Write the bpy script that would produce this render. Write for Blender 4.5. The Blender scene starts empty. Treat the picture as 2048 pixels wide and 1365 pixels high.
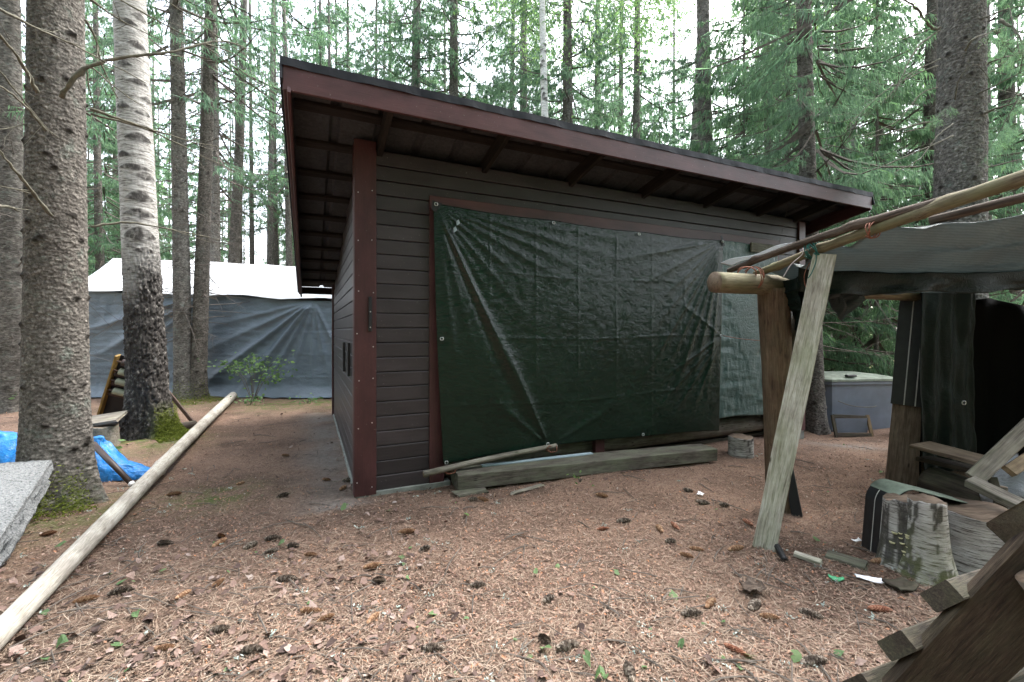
import bpy, math, random
import numpy as np
from mathutils import Vector, Matrix, Euler

random.seed(7)
RNG = np.random.default_rng(11)
scene = bpy.context.scene
COL = scene.collection
R = math.radians

# ------------------------------------------------------------------ camera, sky, sun, exposure
EYE = 1.5            # camera height above the ground, metres
FPX = 880.0          # focal length in photograph pixels (2048 wide)
HOR = 661.0          # horizon row in the photograph
cam_d = bpy.data.cameras.new('camera')
cam_d.sensor_width = 36.0
cam_d.lens = 36.0 * FPX / 2048.0
cam_d.shift_y = -(682.5 - HOR) / 2048.0
cam_d.clip_start = 0.05
cam_d.clip_end = 2000.0
cam = bpy.data.objects.new('camera', cam_d)
COL.objects.link(cam)
cam.location = (0, 0, EYE)
cam.rotation_euler = (R(90), 0, 0)
scene.camera = cam

SUN_EL, SUN_AZ = R(60), R(50)       # azimuth clockwise from +Y (camera looks along +Y)
world = bpy.data.worlds.new('World')
scene.world = world
world.use_nodes = True
wn, wl = world.node_tree.nodes, world.node_tree.links
wn.clear()
w_out = wn.new('ShaderNodeOutputWorld')
w_bg = wn.new('ShaderNodeBackground')
w_sky = wn.new('ShaderNodeTexSky')
w_sky.sky_type = 'NISHITA'
w_sky.sun_disc = False
w_sky.sun_elevation = SUN_EL
w_sky.sun_rotation = SUN_AZ
w_sky.air_density = 1.0
w_sky.dust_density = 4.0
w_hsv = wn.new('ShaderNodeHueSaturation')     # overcast: nearly colourless sky
w_hsv.inputs['Saturation'].default_value = 0.42
w_bg.inputs['Strength'].default_value = 0.15
wl.new(w_sky.outputs['Color'], w_hsv.inputs['Color'])
wl.new(w_hsv.outputs['Color'], w_bg.inputs['Color'])
wl.new(w_bg.outputs['Background'], w_out.inputs['Surface'])

sun_d = bpy.data.lights.new('sun', 'SUN')
sun_d.energy = 1.3
sun_d.angle = R(25)
sun_d.color = (1.0, 0.975, 0.94)
sun = bpy.data.objects.new('sun', sun_d)
COL.objects.link(sun)
sdir = Vector((math.sin(SUN_AZ) * math.cos(SUN_EL), math.cos(SUN_AZ) * math.cos(SUN_EL), math.sin(SUN_EL)))
sun.rotation_euler = (-sdir).to_track_quat('-Z', 'Y').to_euler()

vs = scene.view_settings
vs.view_transform = 'Standard'
vs.look = 'None'
vs.gamma = 1.0
vs.use_curve_mapping = False
vs.exposure = 2.95
scene.cycles.max_bounces = 6
scene.cycles.diffuse_bounces = 3
scene.cycles.glossy_bounces = 2
scene.cycles.transmission_bounces = 3
scene.cycles.use_denoising = True

# ------------------------------------------------------------------ small helpers
def P(px, py, Y):
    """world point at depth Y seen at photograph pixel px, py (survey of the photograph)"""
    return Vector(((px - 1024.0) / FPX * Y, Y, EYE - (py - HOR) / FPX * Y))

def G(px, py):
    Y = FPX * EYE / (py - HOR)
    return Vector(((px - 1024.0) / FPX * Y, Y, 0.0))

def _h(ix, iy, iz, seed):
    n = (ix.astype(np.int64) * 374761393 + iy.astype(np.int64) * 668265263 + iz.astype(np.int64) * 2147483647 + seed * 1274126177) & 0xFFFFFFFF
    n = ((n ^ (n >> 13)) * 1274126177) & 0xFFFFFFFF
    n = ((n ^ (n >> 16)) * 2246822519) & 0xFFFFFFFF
    return ((n ^ (n >> 15)) & 0xFFFFFF) / float(0xFFFFFF)

def vnoise(p, seed=0):
    p = np.asarray(p, float)
    i = np.floor(p).astype(np.int64); f = p - i
    f = f * f * (3 - 2 * f)
    out = 0
    for dx in (0, 1):
        for dy in (0, 1):
            for dz in (0, 1):
                w = (f[:, 0] if dx else 1 - f[:, 0]) * (f[:, 1] if dy else 1 - f[:, 1]) * (f[:, 2] if dz else 1 - f[:, 2])
                out = out + w * _h(i[:, 0] + dx, i[:, 1] + dy, i[:, 2] + dz, seed)
    return out * 2 - 1

def fbm(p, oct=4, seed=0, gain=0.5):
    p = np.asarray(p, float); a = 1.0; s = 0; t = 0
    for o in range(oct):
        s = s + a * vnoise(p * (2.0 ** o), seed + o * 17); t += a; a *= gain
    return s / t

def worley(p, seed=0):
    """F1, F2 and cell value of 3-D cellular noise"""
    p = np.asarray(p, float)
    i = np.floor(p).astype(np.int64)
    n = len(p); f1 = np.full(n, 9.0); f2 = np.full(n, 9.0); cid = np.zeros(n)
    for dx in (-1, 0, 1):
        for dy in (-1, 0, 1):
            for dz in (-1, 0, 1):
                a, b, c = i[:, 0] + dx, i[:, 1] + dy, i[:, 2] + dz
                q = np.stack([a + _h(a, b, c, seed), b + _h(a, b, c, seed + 1), c + _h(a, b, c, seed + 2)], 1)
                d = np.sqrt(((q - p) ** 2).sum(1))
                v = _h(a, b, c, seed + 3)
                m = d < f1
                f2 = np.where(m, f1, np.minimum(f2, d))
                cid = np.where(m, v, cid)
                f1 = np.where(m, d, f1)
    return f1, f2, cid

def gz(x, y):
    """height of the forest floor"""
    x = np.atleast_1d(np.asarray(x, float)); y = np.atleast_1d(np.asarray(y, float))
    p = np.stack([x, y, np.zeros_like(x)], 1)
    near = np.exp(-((x - 1.5) ** 2 + (y - 4.5) ** 2) / 30.0)
    h = 0.035 * fbm(p * 0.9, 3, 5) + 0.012 * fbm(p * 5.0, 2, 8)
    far = np.clip((np.hypot(x, y) - 14) / 40, 0, 1)
    h = h + far * 0.6 * fbm(p * 0.07, 3, 9)
    for (mx, my, mr, mh) in MOUNDS:
        h = h + mh * np.exp(-((x - mx) ** 2 + (y - my) ** 2) / (mr * mr))
    return h
MOUNDS = []

def mesh_np(name, verts, faces, mats=(), smooth=False, attrs=None, mat_idx=None):
    """fast mesh from arrays; faces: (n,k) array or list of tuples"""
    me = bpy.data.meshes.new(name)
    verts = np.asarray(verts, np.float32)
    me.vertices.add(len(verts))
    me.vertices.foreach_set('co', verts.ravel())
    if isinstance(faces, np.ndarray):
        n, k = faces.shape
        tot = np.full(n, k, np.int32); loops = faces.astype(np.int32).ravel()
    else:
        tot = np.array([len(f) for f in faces], np.int32)
        loops = np.array([i for f in faces for i in f], np.int32); n = len(faces)
    me.loops.add(len(loops)); me.loops.foreach_set('vertex_index', loops)
    me.polygons.add(n)
    me.polygons.foreach_set('loop_start', np.concatenate([[0], np.cumsum(tot)[:-1]]).astype(np.int32))
    me.polygons.foreach_set('loop_total', tot)
    for m in mats: me.materials.append(m)
    if mat_idx is not None: me.polygons.foreach_set('material_index', np.asarray(mat_idx, np.int32))
    me.polygons.foreach_set('use_smooth', np.full(n, bool(smooth)))
    if attrs:
        for k_, v in attrs.items():
            a = me.attributes.new(k_, 'FLOAT', 'POINT'); a.data.foreach_set('value', np.asarray(v, np.float32))
    me.update(calc_edges=True)
    me.validate(clean_customdata=False)
    return me

class MB:
    """collects pieces into one mesh"""
    def __init__(s): s.v = []; s.f = []; s.n = 0; s.a = {}
    def add(s, v, f):
        v = np.asarray(v, float).reshape(-1, 3); s.v.append(v)
        s.f += [tuple(int(i) + s.n for i in q) for q in f]; s.n += len(v)
    def box(s, x0, x1, y0, y1, z0, z1, bev=0.0, jit=0.0):
        if bev <= 0:
            v = [(x, y, z) for z in (z0, z1) for y in (y0, y1) for x in (x0, x1)]
            f = [(0, 2, 3, 1), (4, 5, 7, 6), (0, 1, 5, 4), (2, 6, 7, 3), (0, 4, 6, 2), (1, 3, 7, 5)]
            v = np.array(v) + (RNG.normal(0, jit, (8, 3)) if jit else 0)
            s.add(v, f); return
        b = min(bev, 0.45 * abs(x1 - x0), 0.45 * abs(y1 - y0), 0.45 * abs(z1 - z0))
        # cross-section octagon in y-z, extruded in x with inset end rings
        def ring(x, i):
            a0, a1, c0, c1 = y0 + i, y1 - i, z0 + i, z1 - i
            return [(x, a0 + b, c0), (x, a1 - b, c0), (x, a1, c0 + b), (x, a1, c1 - b), (x, a1 - b, c1), (x, a0 + b, c1), (x, a0, c1 - b), (x, a0, c0 + b)]
        v = ring(x0, b * 0.9) + ring(x0 + b, 0) + ring(x1 - b, 0) + ring(x1, b * 0.9)
        f = [tuple(range(7, -1, -1)), tuple(range(24, 32))]
        for r_ in range(3):
            for k in range(8):
                f.append((r_ * 8 + k, r_ * 8 + (k + 1) % 8, r_ * 8 + 8 + (k + 1) % 8, r_ * 8 + 8 + k))
        v = np.array(v) + (RNG.normal(0, jit, (32, 3)) if jit else 0)
        s.add(v, f)
    def prism(s, sec, x0, x1):
        """section list of (y,z), extruded along x"""
        n = len(sec)
        v = [(x0, a, b) for a, b in sec] + [(x1, a, b) for a, b in sec]
        f = [tuple(range(n - 1, -1, -1)), tuple(range(n, 2 * n))] + [(k, (k + 1) % n, n + (k + 1) % n, n + k) for k in range(n)]
        s.add(v, f)
    def tube(s, pts, rad, seg=6, cap=True, squash=1.0, noise=0.0):
        pts = np.asarray(pts, float); n = len(pts)
        rad = np.full(n, rad) if np.isscalar(rad) else np.asarray(rad, float)
        t = np.gradient(pts, axis=0); t /= np.linalg.norm(t, axis=1)[:, None] + 1e-9
        ref = np.array([0, 0, 1.0]) if abs(t[0][2]) < 0.9 else np.array([1.0, 0, 0])
        a = np.cross(t, ref); a /= np.linalg.norm(a, axis=1)[:, None] + 1e-9
        b = np.cross(a, t)
        ang = np.arange(seg) / seg * 2 * math.pi
        rr = rad[:, None, None] * np.ones((n, seg, 1))
        if noise:
            q = np.stack([np.repeat(np.arange(n), seg) * 0.5, np.tile(np.cos(ang) * 2, n), np.tile(np.sin(ang) * 2, n)], 1)
            rr = rr * (1 + noise * vnoise(q + RNG.uniform(0, 99), 3).reshape(n, seg, 1))
        v = pts[:, None, :] + rr * (np.cos(ang)[None, :, None] * a[:, None, :] + squash * np.sin(ang)[None, :, None] * b[:, None, :])
        f = [(i * seg + k, i * seg + (k + 1) % seg, (i + 1) * seg + (k + 1) % seg, (i + 1) * seg + k) for i in range(n - 1) for k in range(seg)]
        if cap: f += [tuple(range(seg - 1, -1, -1)), tuple((n - 1) * seg + k for k in range(seg))]
        s.add(v.reshape(-1, 3), f)
    def mesh(s, name, mats=(), smooth=False):
        return mesh_np(name, np.concatenate(s.v), s.f, mats, smooth)

def link(name, data, parent=None, matrix=None, loc=None):
    o = bpy.data.objects.new(name, data)
    COL.objects.link(o)
    if parent is not None: o.parent = parent
    if matrix is not None: o.matrix_local = matrix
    if loc is not None: o.location = loc
    return o

def tag(o, label=None, cat=None, group=None, kind=None):
    if label: o['label'] = label
    if cat: o['category'] = cat
    if group: o['group'] = group
    if kind: o['kind'] = kind
    return o

def empty(name, loc, rz=0.0):
    o = bpy.data.objects.new(name, None)
    COL.objects.link(o); o.location = loc; o.rotation_euler = (0, 0, rz); o.empty_display_size = 0.2
    return o

def thing(name, label, cat, loc=(0, 0, 0), rz=0.0, group=None):
    return tag(empty(name, loc, rz), label, cat, group)

def frame(a, b, up=(0, 0, 1)):
    """matrix whose x axis runs from a to b and whose z axis is close to up"""
    a, b = Vector(a), Vector(b)
    x = (b - a).normalized(); z = Vector(up); y = z.cross(x).normalized(); z = x.cross(y)
    return Matrix(((x.x, y.x, z.x, a.x), (x.y, y.y, z.y, a.y), (x.z, y.z, z.z, a.z), (0, 0, 0, 1)))

def plank(name, a, b, w, t, mat, parent=None, up=(0, 0, 1), bev=0.006, ends=0.0, cuts=10, warp=0.0):
    """a board of width w (across) and thickness t from a to b, grain along its length; a and b in the parent's space"""
    M = frame(a, b, up); L = (Vector(b) - Vector(a)).length
    mb = MB()
    xs = np.linspace(0, L, cuts + 1)
    ring = lambda i: np.array([(-w / 2 + i, -t / 2 + i), (w / 2 - i, -t / 2 + i), (w / 2 - i, t / 2 - i), (-w / 2 + i, t / 2 - i)])
    sec = np.array([(-w / 2 + bev, -t / 2), (w / 2 - bev, -t / 2), (w / 2, -t / 2 + bev), (w / 2, t / 2 - bev), (w / 2 - bev, t / 2), (-w / 2 + bev, t / 2), (-w / 2, t / 2 - bev), (-w / 2, -t / 2 + bev)])
    V = []
    sd = RNG.uniform(0, 99)
    for x in xs:
        q = np.stack([np.full(8, x * 2.2 + sd), np.arange(8) * 0.7, np.full(8, sd)], 1)
        d = vnoise(q, 4)
        s2 = sec * (1 + (0.03 + ends) * d[:, None])
        yy = warp * math.sin(x / max(L, .01) * math.pi)
        V += [(x + (ends * 0.3 * d[k] if x in (xs[0], xs[-1]) else 0), s2[k][0], s2[k][1] + yy) for k in range(8)]
    n = len(xs)
    F = [tuple(range(7, -1, -1)), tuple((n - 1) * 8 + k for k in range(8))]
    F += [(i * 8 + k, i * 8 + (k + 1) % 8, (i + 1) * 8 + (k + 1) % 8, (i + 1) * 8 + k) for i in range(n - 1) for k in range(8)]
    mb.add(V, F)
    return link(name, mb.mesh(name, (mat,)), parent, M)

def log_obj(name, a, b, r0, r1, mats, parent=None, seg=20, rings=26, bend=0.0, rough=0.05, knots=0, up=(0, 0, 1)):
    """round timber from a to b with its own end faces (second material)"""
    M = frame(a, b, up); L = (Vector(b) - Vector(a)).length
    xs = np.linspace(0, L, rings); ang = np.arange(seg) / seg * 2 * math.pi
    X, A = np.meshgrid(xs, ang, indexing='ij'); X = X.ravel(); A = A.ravel()
    sd = RNG.uniform(0, 99)
    rr = r0 + (r1 - r0) * X / L
    q = np.stack([X * 2.0 + sd, np.cos(A) * 1.3, np.sin(A) * 1.3], 1)
    rr = rr * (1 + rough * fbm(q, 3, 2))
    for k in range(knots):
        kx, ka = RNG.uniform(0.05, .95) * L, RNG.uniform(0, 6.28)
        d2 = ((X - kx) / .035) ** 2 + (np.angle(np.exp(1j * (A - ka))) * r0 / .03) ** 2
        rr = rr + 0.014 * np.exp(-d2)
    by = bend * np.sin(X / L * math.pi)
    V = np.stack([X, rr * np.cos(A), rr * np.sin(A) + by], 1)
    F = [(i * seg + k, i * seg + (k + 1) % seg, (i + 1) * seg + (k + 1) % seg, (i + 1) * seg + k) for i in range(rings - 1) for k in range(seg)]
    n = len(V)
    V = np.concatenate([V, [[-0.004, 0, 0], [L + .004, 0, 0]]])
    mi = [0] * len(F)
    for k in range(seg):
        F.append((n, (k + 1) % seg, k)); mi.append(1 if len(mats) > 1 else 0)
        F.append((n + 1, (rings - 1) * seg + k, (rings - 1) * seg + (k + 1) % seg)); mi.append(1 if len(mats) > 1 else 0)
    me = mesh_np(name, V, F, mats, True, mat_idx=mi)
    return link(name, me, parent, M)

# ------------------------------------------------------------------ materials
def nodes(name):
    m = bpy.data.materials.new(name); m.use_nodes = True
    nt = m.node_tree; b = nt.nodes['Principled BSDF']
    return m, nt, b

def nd(nt, t, **kw):
    n = nt.nodes.new(t)
    for k, v in kw.items():
        if k in n.inputs.keys(): n.inputs[k].default_value = v
        else: setattr(n, k, v)
    return n

def ramp(nt, fac, stops):
    r = nt.nodes.new('ShaderNodeValToRGB'); e = r.color_ramp.elements
    while len(e) < len(stops): e.new(0.5)
    for i, (p_, c) in enumerate(stops):
        e[i].position = p_; e[i].color = (c[0], c[1], c[2], 1)
    nt.links.new(fac, r.inputs['Fac']); return r.outputs['Color']

def mixc(nt, fac, a, b, mode='MIX'):
    m = nt.nodes.new('ShaderNodeMix'); m.data_type = 'RGBA'; m.blend_type = mode
    for s_, v in ((0, fac), (6, a), (7, b)):
        if hasattr(v, 'is_linked'): nt.links.new(v, m.inputs[s_])
        elif isinstance(v, (int, float)): m.inputs[s_].default_value = v
        else: m.inputs[s_].default_value = (v[0], v[1], v[2], 1)
    return m.outputs[2]

def coords(nt, scale=(1, 1, 1), rnd=True, kind='Object'):
    tc = nt.nodes.new('ShaderNodeTexCoord'); mp = nt.nodes.new('ShaderNodeMapping')
    mp.inputs['Scale'].default_value = scale
    nt.links.new(tc.outputs[kind], mp.inputs['Vector'])
    if rnd:
        oi = nt.nodes.new('ShaderNodeObjectInfo'); mm = nt.nodes.new('ShaderNodeMath'); mm.operation = 'MULTIPLY'; mm.inputs[1].default_value = 37.0
        nt.links.new(oi.outputs['Random'], mm.inputs[0]); nt.links.new(mm.outputs[0], mp.inputs['Location'])
    return mp.outputs['Vector']

def noise(nt, vec, scale, detail=4, rough=0.55, dist=0.0):
    n = nd(nt, 'ShaderNodeTexNoise'); n.inputs['Scale'].default_value = scale; n.inputs['Detail'].default_value = detail
    n.inputs['Roughness'].default_value = rough; n.inputs['Distortion'].default_value = dist
    nt.links.new(vec, n.inputs['Vector']); return n.outputs['Fac']

def bump(nt, bsdf, h, strength=0.5, dist=0.01, prev=None):
    b = nd(nt, 'ShaderNodeBump'); b.inputs['Strength'].default_value = strength; b.inputs['Distance'].default_value = dist
    nt.links.new(h, b.inputs['Height'])
    if prev is not None: nt.links.new(prev, b.inputs['Normal'])
    if bsdf is not None: nt.links.new(b.outputs['Normal'], bsdf.inputs['Normal'])
    return b.outputs['Normal']

def objrand(nt):
    return nt.nodes.new('ShaderNodeObjectInfo').outputs['Random']

def attr(nt, name):
    a = nt.nodes.new('ShaderNodeAttribute'); a.attribute_name = name; return a.outputs['Fac']

def island(nt):
    return nt.nodes.new('ShaderNodeNewGeometry').outputs['Random Per Island']

def wood(name, c_dark, c_mid, c_light, green=0.0, rough=0.8, knots=True, scale=1.0, bumpd=0.004, greenc=(0.16, 0.19, 0.10)):
    m, nt, b = nodes(name)
    v = coords(nt, (1.2 * scale, 14 * scale, 14 * scale))
    n1 = noise(nt, v, 3.0, 6, 0.6, 0.6)
    v2 = coords(nt, (3 * scale, 60 * scale, 60 * scale))
    n2 = noise(nt, v2, 2.2, 4, 0.6)
    c = ramp(nt, n1, [(0.3, c_dark), (0.5, c_mid), (0.72, c_light)])
    c2 = ramp(nt, n2, [(0.32, (0.45,) * 3), (0.55, (1, 1, 1))])
    c = mixc(nt, 0.7, c, c2, 'MULTIPLY')
    v3 = coords(nt, (1.5, 1.5, 1.5))
    n3 = noise(nt, v3, 2.6, 5, 0.65)
    st = ramp(nt, n3, [(0.38, (0.62, 0.58, 0.55)), (0.62, (1.08, 1.08, 1.05))])
    c = mixc(nt, 0.8, c, st, 'MULTIPLY')
    if knots:
        v4 = coords(nt, (5, 16, 16)); vo = nd(nt, 'ShaderNodeTexVoronoi'); vo.inputs['Scale'].default_value = 0.9
        nt.links.new(v4, vo.inputs['Vector'])
        kf = ramp(nt, vo.outputs['Distance'], [(0.05, (1, 1, 1)), (0.13, (0, 0, 0))])
        c = mixc(nt, kf, c, (c_dark[0] * .45, c_dark[1] * .42, c_dark[2] * .4))
    if green > 0:
        n5 = noise(nt, coords(nt, (1, 3, 3)), 3.1, 5, 0.7)
        gf = ramp(nt, n5, [(0.42, (0, 0, 0)), (0.66, (green,) * 3)])
        c = mixc(nt, gf, c, greenc)
    nt.links.new(c, b.inputs['Base Color'])
    b.inputs['Roughness'].default_value = rough
    b.inputs['Specular IOR Level'].default_value = 0.25
    h = mixc(nt, 0.5, c2, n1 if False else ramp(nt, n1, [(0.2, (0, 0, 0)), (0.8, (1, 1, 1))]))
    bump(nt, b, h, 0.6, bumpd)
    return m

def paint_wood(name, col, var=0.25, rough=0.55):
    m, nt, b = nodes(name)
    n2 = noise(nt, coords(nt, (2, 50, 50)), 2.0, 4, 0.6)
    n1 = noise(nt, coords(nt, (1, 2.5, 2.5)), 2.2, 6, 0.65)
    c = ramp(nt, n1, [(0.3, tuple(x * (1 - var) for x in col)), (0.7, tuple(x * (1 + var) for x in col))])
    c = mixc(nt, 0.35, c, ramp(nt, n2, [(0.3, (0.55,) * 3), (0.6, (1.0,) * 3)]), 'MULTIPLY')
    # small chips, specks and pale dust
    sp = noise(nt, coords(nt, (1, 1, 1)), 55, 2, 0.5)
    c = mixc(nt, ramp(nt, sp, [(0.70, (0, 0, 0)), (0.76, (0.35,) * 3)]), c, (0.28, 0.26, 0.24))
    rr = ramp(nt, objrand(nt), [(0, (0.78,) * 3), (1, (1.2,) * 3)])
    c = mixc(nt, 1.0, c, rr, 'MULTIPLY')
    nt.links.new(c, b.inputs['Base Color'])
    b.inputs['Roughness'].default_value = rough
    b.inputs['Specular IOR Level'].default_value = 0.35
    bump(nt, b, n2, 0.35, 0.003)
    return m

M = {}
M['siding'] = paint_wood('siding_paint', (0.036, 0.0295, 0.0305), 0.28, 0.45)
M['red'] = paint_wood('red_trim_paint', (0.068, 0.0265, 0.0265), 0.35, 0.45)
M['rafter'] = wood('rafter_wood', (0.008, 0.006, 0.005), (0.017, 0.013, 0.010), (0.028, 0.021, 0.017))
M['core'] = paint_wood('wall_core', (0.02, 0.017, 0.016), 0.2, 0.8)
M['grey_wood'] = wood('grey_weathered_wood', (0.093, 0.084, 0.071), (0.195, 0.175, 0.150), (0.282, 0.262, 0.224), 0.25)
M['brown_wood'] = wood('brown_board', (0.087, 0.062, 0.043), (0.158, 0.118, 0.083), (0.212, 0.167, 0.123))
M['dark_wood'] = wood('dark_old_wood', (0.023, 0.018, 0.014), (0.049, 0.038, 0.029), (0.080, 0.063, 0.049), 0.15)
M['prop_wood'] = wood('pale_mossy_board', (0.203, 0.188, 0.142), (0.411, 0.395, 0.336), (0.526, 0.510, 0.449), 0.45, greenc=(0.20, 0.225, 0.12), scale=1.6)
M['moss_beam'] = wood('mossy_beam', (0.05, 0.042, 0.034), (0.105, 0.094, 0.078), (0.165, 0.152, 0.130), 0.8, greenc=(0.125, 0.14, 0.092), scale=1.6, bumpd=.008)
M['pole_wood'] = wood('pale_peeled_pole', (0.295, 0.272, 0.226), (0.439, 0.416, 0.370), (0.512, 0.495, 0.455), 0.12, knots=False, scale=1.8, greenc=(0.25, 0.25, 0.2))
M['peeled'] = wood('peeled_log', (0.065, 0.038, 0.025), (0.139, 0.091, 0.059), (0.188, 0.140, 0.096), 0.35, greenc=(0.12, 0.115, 0.07), scale=1.5, bumpd=.010)
M['yellow_log'] = wood('greenish_log', (0.090, 0.066, 0.042), (0.183, 0.154, 0.101), (0.242, 0.213, 0.146), 0.6, greenc=(0.16, 0.165, 0.085), scale=1.5)
M['bark_pole'] = wood('barky_pole', (0.028, 0.021, 0.016), (0.091, 0.067, 0.052), (0.174, 0.150, 0.126), 0.0, scale=.8, bumpd=.012)
M['end_grain'] = wood('end_grain', (0.092, 0.064, 0.044), (0.172, 0.127, 0.093), (0.226, 0.175, 0.131), scale=.5, knots=False)
M['orange_wood'] = wood('yellow_board', (0.145, 0.102, 0.059), (0.236, 0.173, 0.101), (0.282, 0.215, 0.138))
M['trestle'] = wood('trestle_board', (0.021, 0.014, 0.010), (0.045, 0.032, 0.021), (0.075, 0.055, 0.037), 0.1, scale=3.2)
M['trestle_dark'] = wood('trestle_slat', (0.028, 0.024, 0.019), (0.056, 0.048, 0.039), (0.105, 0.087, 0.065), 0.15, scale=3.0)
M['smooth_wood'] = wood('smooth_pale_wood', (0.105, 0.087, 0.068), (0.155, 0.133, 0.112), (0.186, 0.164, 0.140), knots=False, scale=2.5)

def metal_black():
    m, nt, b = nodes('black_roof_metal')
    n1 = noise(nt, coords(nt), 3, 5, 0.6)
    nt.links.new(ramp(nt, n1, [(0.3, (0.008, 0.009, 0.012)), (0.7, (0.018, 0.020, 0.024))]), b.inputs['Base Color'])
    b.inputs['Roughness'].default_value = 0.5; b.inputs['Specular IOR Level'].default_value = 0.15
    bump(nt, b, noise(nt, coords(nt), 6, 3), 0.25, 0.02)
    return m
M['roof'] = metal_black()

def underside():
    m, nt, b = nodes('grey_roof_underside')
    n1 = noise(nt, coords(nt), 35, 6, 0.7)
    n2 = noise(nt, coords(nt), 2.5, 4, 0.6)
    c = ramp(nt, n1, [(0.3, (0.018, 0.019, 0.020)), (0.7, (0.055, 0.056, 0.057))])
    c = mixc(nt, 0.6, c, ramp(nt, n2, [(0.35, (0.6,) * 3), (0.65, (1.05,) * 3)]), 'MULTIPLY')
    nt.links.new(c, b.inputs['Base Color']); b.inputs['Roughness'].default_value = 0.9
    return m
M['underside'] = underside()

def tarp(name, col, rough=0.35, weave=True, var=0.2, crinkle=0.5, trans=0.0, scale=1.0, spec=0.5):
    m, nt, b = nodes(name)
    n1 = noise(nt, coords(nt, (1, 1, 1), False), 2.0 * scale, 5, 0.6)
    c = ramp(nt, n1, [(0.3, tuple(x * (1 - var) for x in col)), (0.7, tuple(x * (1 + var) for x in col))])
    # faint weave
    if weave:
        w1 = nd(nt, 'ShaderNodeTexWave'); w1.wave_type = 'BANDS'; w1.bands_direction = 'Z'; w1.inputs['Scale'].default_value = 22; w1.inputs['Distortion'].default_value = 2.5; w1.inputs['Detail'].default_value = 3
        nt.links.new(coords(nt, (1, 1, 1), False), w1.inputs['Vector'])
        c = mixc(nt, 0.25, c, ramp(nt, w1.outputs['Fac'], [(0.2, (0.6,) * 3), (0.8, (1.15,) * 3)]), 'MULTIPLY')
    nt.links.new(c, b.inputs['Base Color'])
    b.inputs['Roughness'].default_value = rough
    b.inputs['Specular IOR Level'].default_value = spec
    # crinkles: short irregular creases
    k1 = noise(nt, coords(nt, (1, 1, 1.8), False), 9 * scale, 5, 0.62, 1.2)
    k1r = ramp(nt, k1, [(0.40, (0, 0, 0)), (0.5, (1, 1, 1)), (0.60, (0, 0, 0))])
    k2 = noise(nt, coords(nt, (1.6, 1, 1), False), 28 * scale, 4, 0.6, 0.8)
    nn = bump(nt, None, k1r, crinkle * 0.55, 0.012)
    bump(nt, b, k2, crinkle * 0.8, 0.006, nn)
    if trans > 0:
        tr = nd(nt, 'ShaderNodeBsdfTranslucent'); nt.links.new(c, tr.inputs['Color'])
        mx = nd(nt, 'ShaderNodeMixShader'); mx.inputs[0].default_value = trans
        out = nt.nodes['Material Output']
        nt.links.new(b.outputs[0], mx.inputs[1]); nt.links.new(tr.outputs[0], mx.inputs[2]); nt.links.new(mx.outputs[0], out.inputs['Surface'])
    return m
M['tarp_green'] = tarp('dark_green_tarp', (0.0045, 0.0150, 0.0092), 0.20, crinkle=0.40, spec=0.34)
M['tarp_pale'] = tarp('pale_green_tarp', (0.045, 0.088, 0.077), 0.36, crinkle=0.5)
M['tarp_lean'] = tarp('grey_green_roof_tarp', (0.15, 0.18, 0.18), 0.22, crinkle=0.8, trans=0.5)
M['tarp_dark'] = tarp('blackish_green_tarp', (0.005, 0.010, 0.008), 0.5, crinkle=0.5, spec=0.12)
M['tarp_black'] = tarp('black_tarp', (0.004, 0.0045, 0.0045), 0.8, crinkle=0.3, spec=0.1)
M['tarp_tent'] = tarp('grey_tent_tarp', (0.105, 0.135, 0.165), 0.36, crinkle=0.5, scale=0.7)
M['tarp_white'] = tarp('white_tent_roof', (0.55, 0.56, 0.58), 0.5, crinkle=0.3, var=0.05, scale=0.7)
M['tarp_blue'] = tarp('blue_tarp', (0.004, 0.145, 0.43), 0.33, crinkle=0.7, var=0.25)
M['plastic_bag'] = tarp('grey_plastic_sheet', (0.30, 0.32, 0.34), 0.3, False, crinkle=0.8)

def plain(name, col, rough=0.6, var=0.2, sc=8, spec=0.4, metallic=0.0, bumpv=0.2):
    m, nt, b = nodes(name)
    n1 = noise(nt, coords(nt), sc, 6, 0.6)
    nt.links.new(ramp(nt, n1, [(0.3, tuple(x * (1 - var) for x in col)), (0.7, tuple(min(1, x * (1 + var)) for x in col))]), b.inputs['Base Color'])
    b.inputs['Roughness'].default_value = rough; b.inputs['Specular IOR Level'].default_value = spec; b.inputs['Metallic'].default_value = metallic
    if bumpv: bump(nt, b, noise(nt, coords(nt), sc * 5, 4), bumpv, 0.004)
    return m
M['black'] = plain('black_rubber', (0.012, 0.012, 0.013), 0.5)
M['ski'] = plain('black_plastic_runner', (0.014, 0.015, 0.016), 0.42, 0.35, 10)
M['ski_top'] = plain('mossy_green_runner_face', (0.13, 0.16, 0.12), 0.7, 0.35, 14)
M['line'] = plain('pale_line', (0.38, 0.37, 0.34), 0.6)
M['steel'] = plain('galvanised_ring', (0.55, 0.55, 0.55), 0.35, metallic=0.8)
M['cord_orange'] = plain('orange_twine', (0.20, 0.075, 0.045), 0.8)
M['cord_green'] = plain('green_cord', (0.012, 0.085, 0.068), 0.7)
M['cord_grey'] = plain('grey_cord', (0.30, 0.26, 0.25), 0.8)
M['strip'] = plain('pale_blue_strip', (0.30, 0.38, 0.42), 0.5, 0.1)
M['bin'] = plain('grey_blue_plastic', (0.145, 0.168, 0.21), 0.5, 0.18, 3)
M['rust'] = plain('rusty_brown_metal', (0.07, 0.045, 0.035), 0.7, 0.4, 12)
M['roller'] = plain('olive_roller', (0.24, 0.25, 0.18), 0.6, 0.25)
M['ochre'] = plain('ochre_edge', (0.24, 0.15, 0.04), 0.7, 0.4)
M['paper'] = plain('white_paper', (0.72, 0.73, 0.75), 0.7, 0.05)
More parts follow.
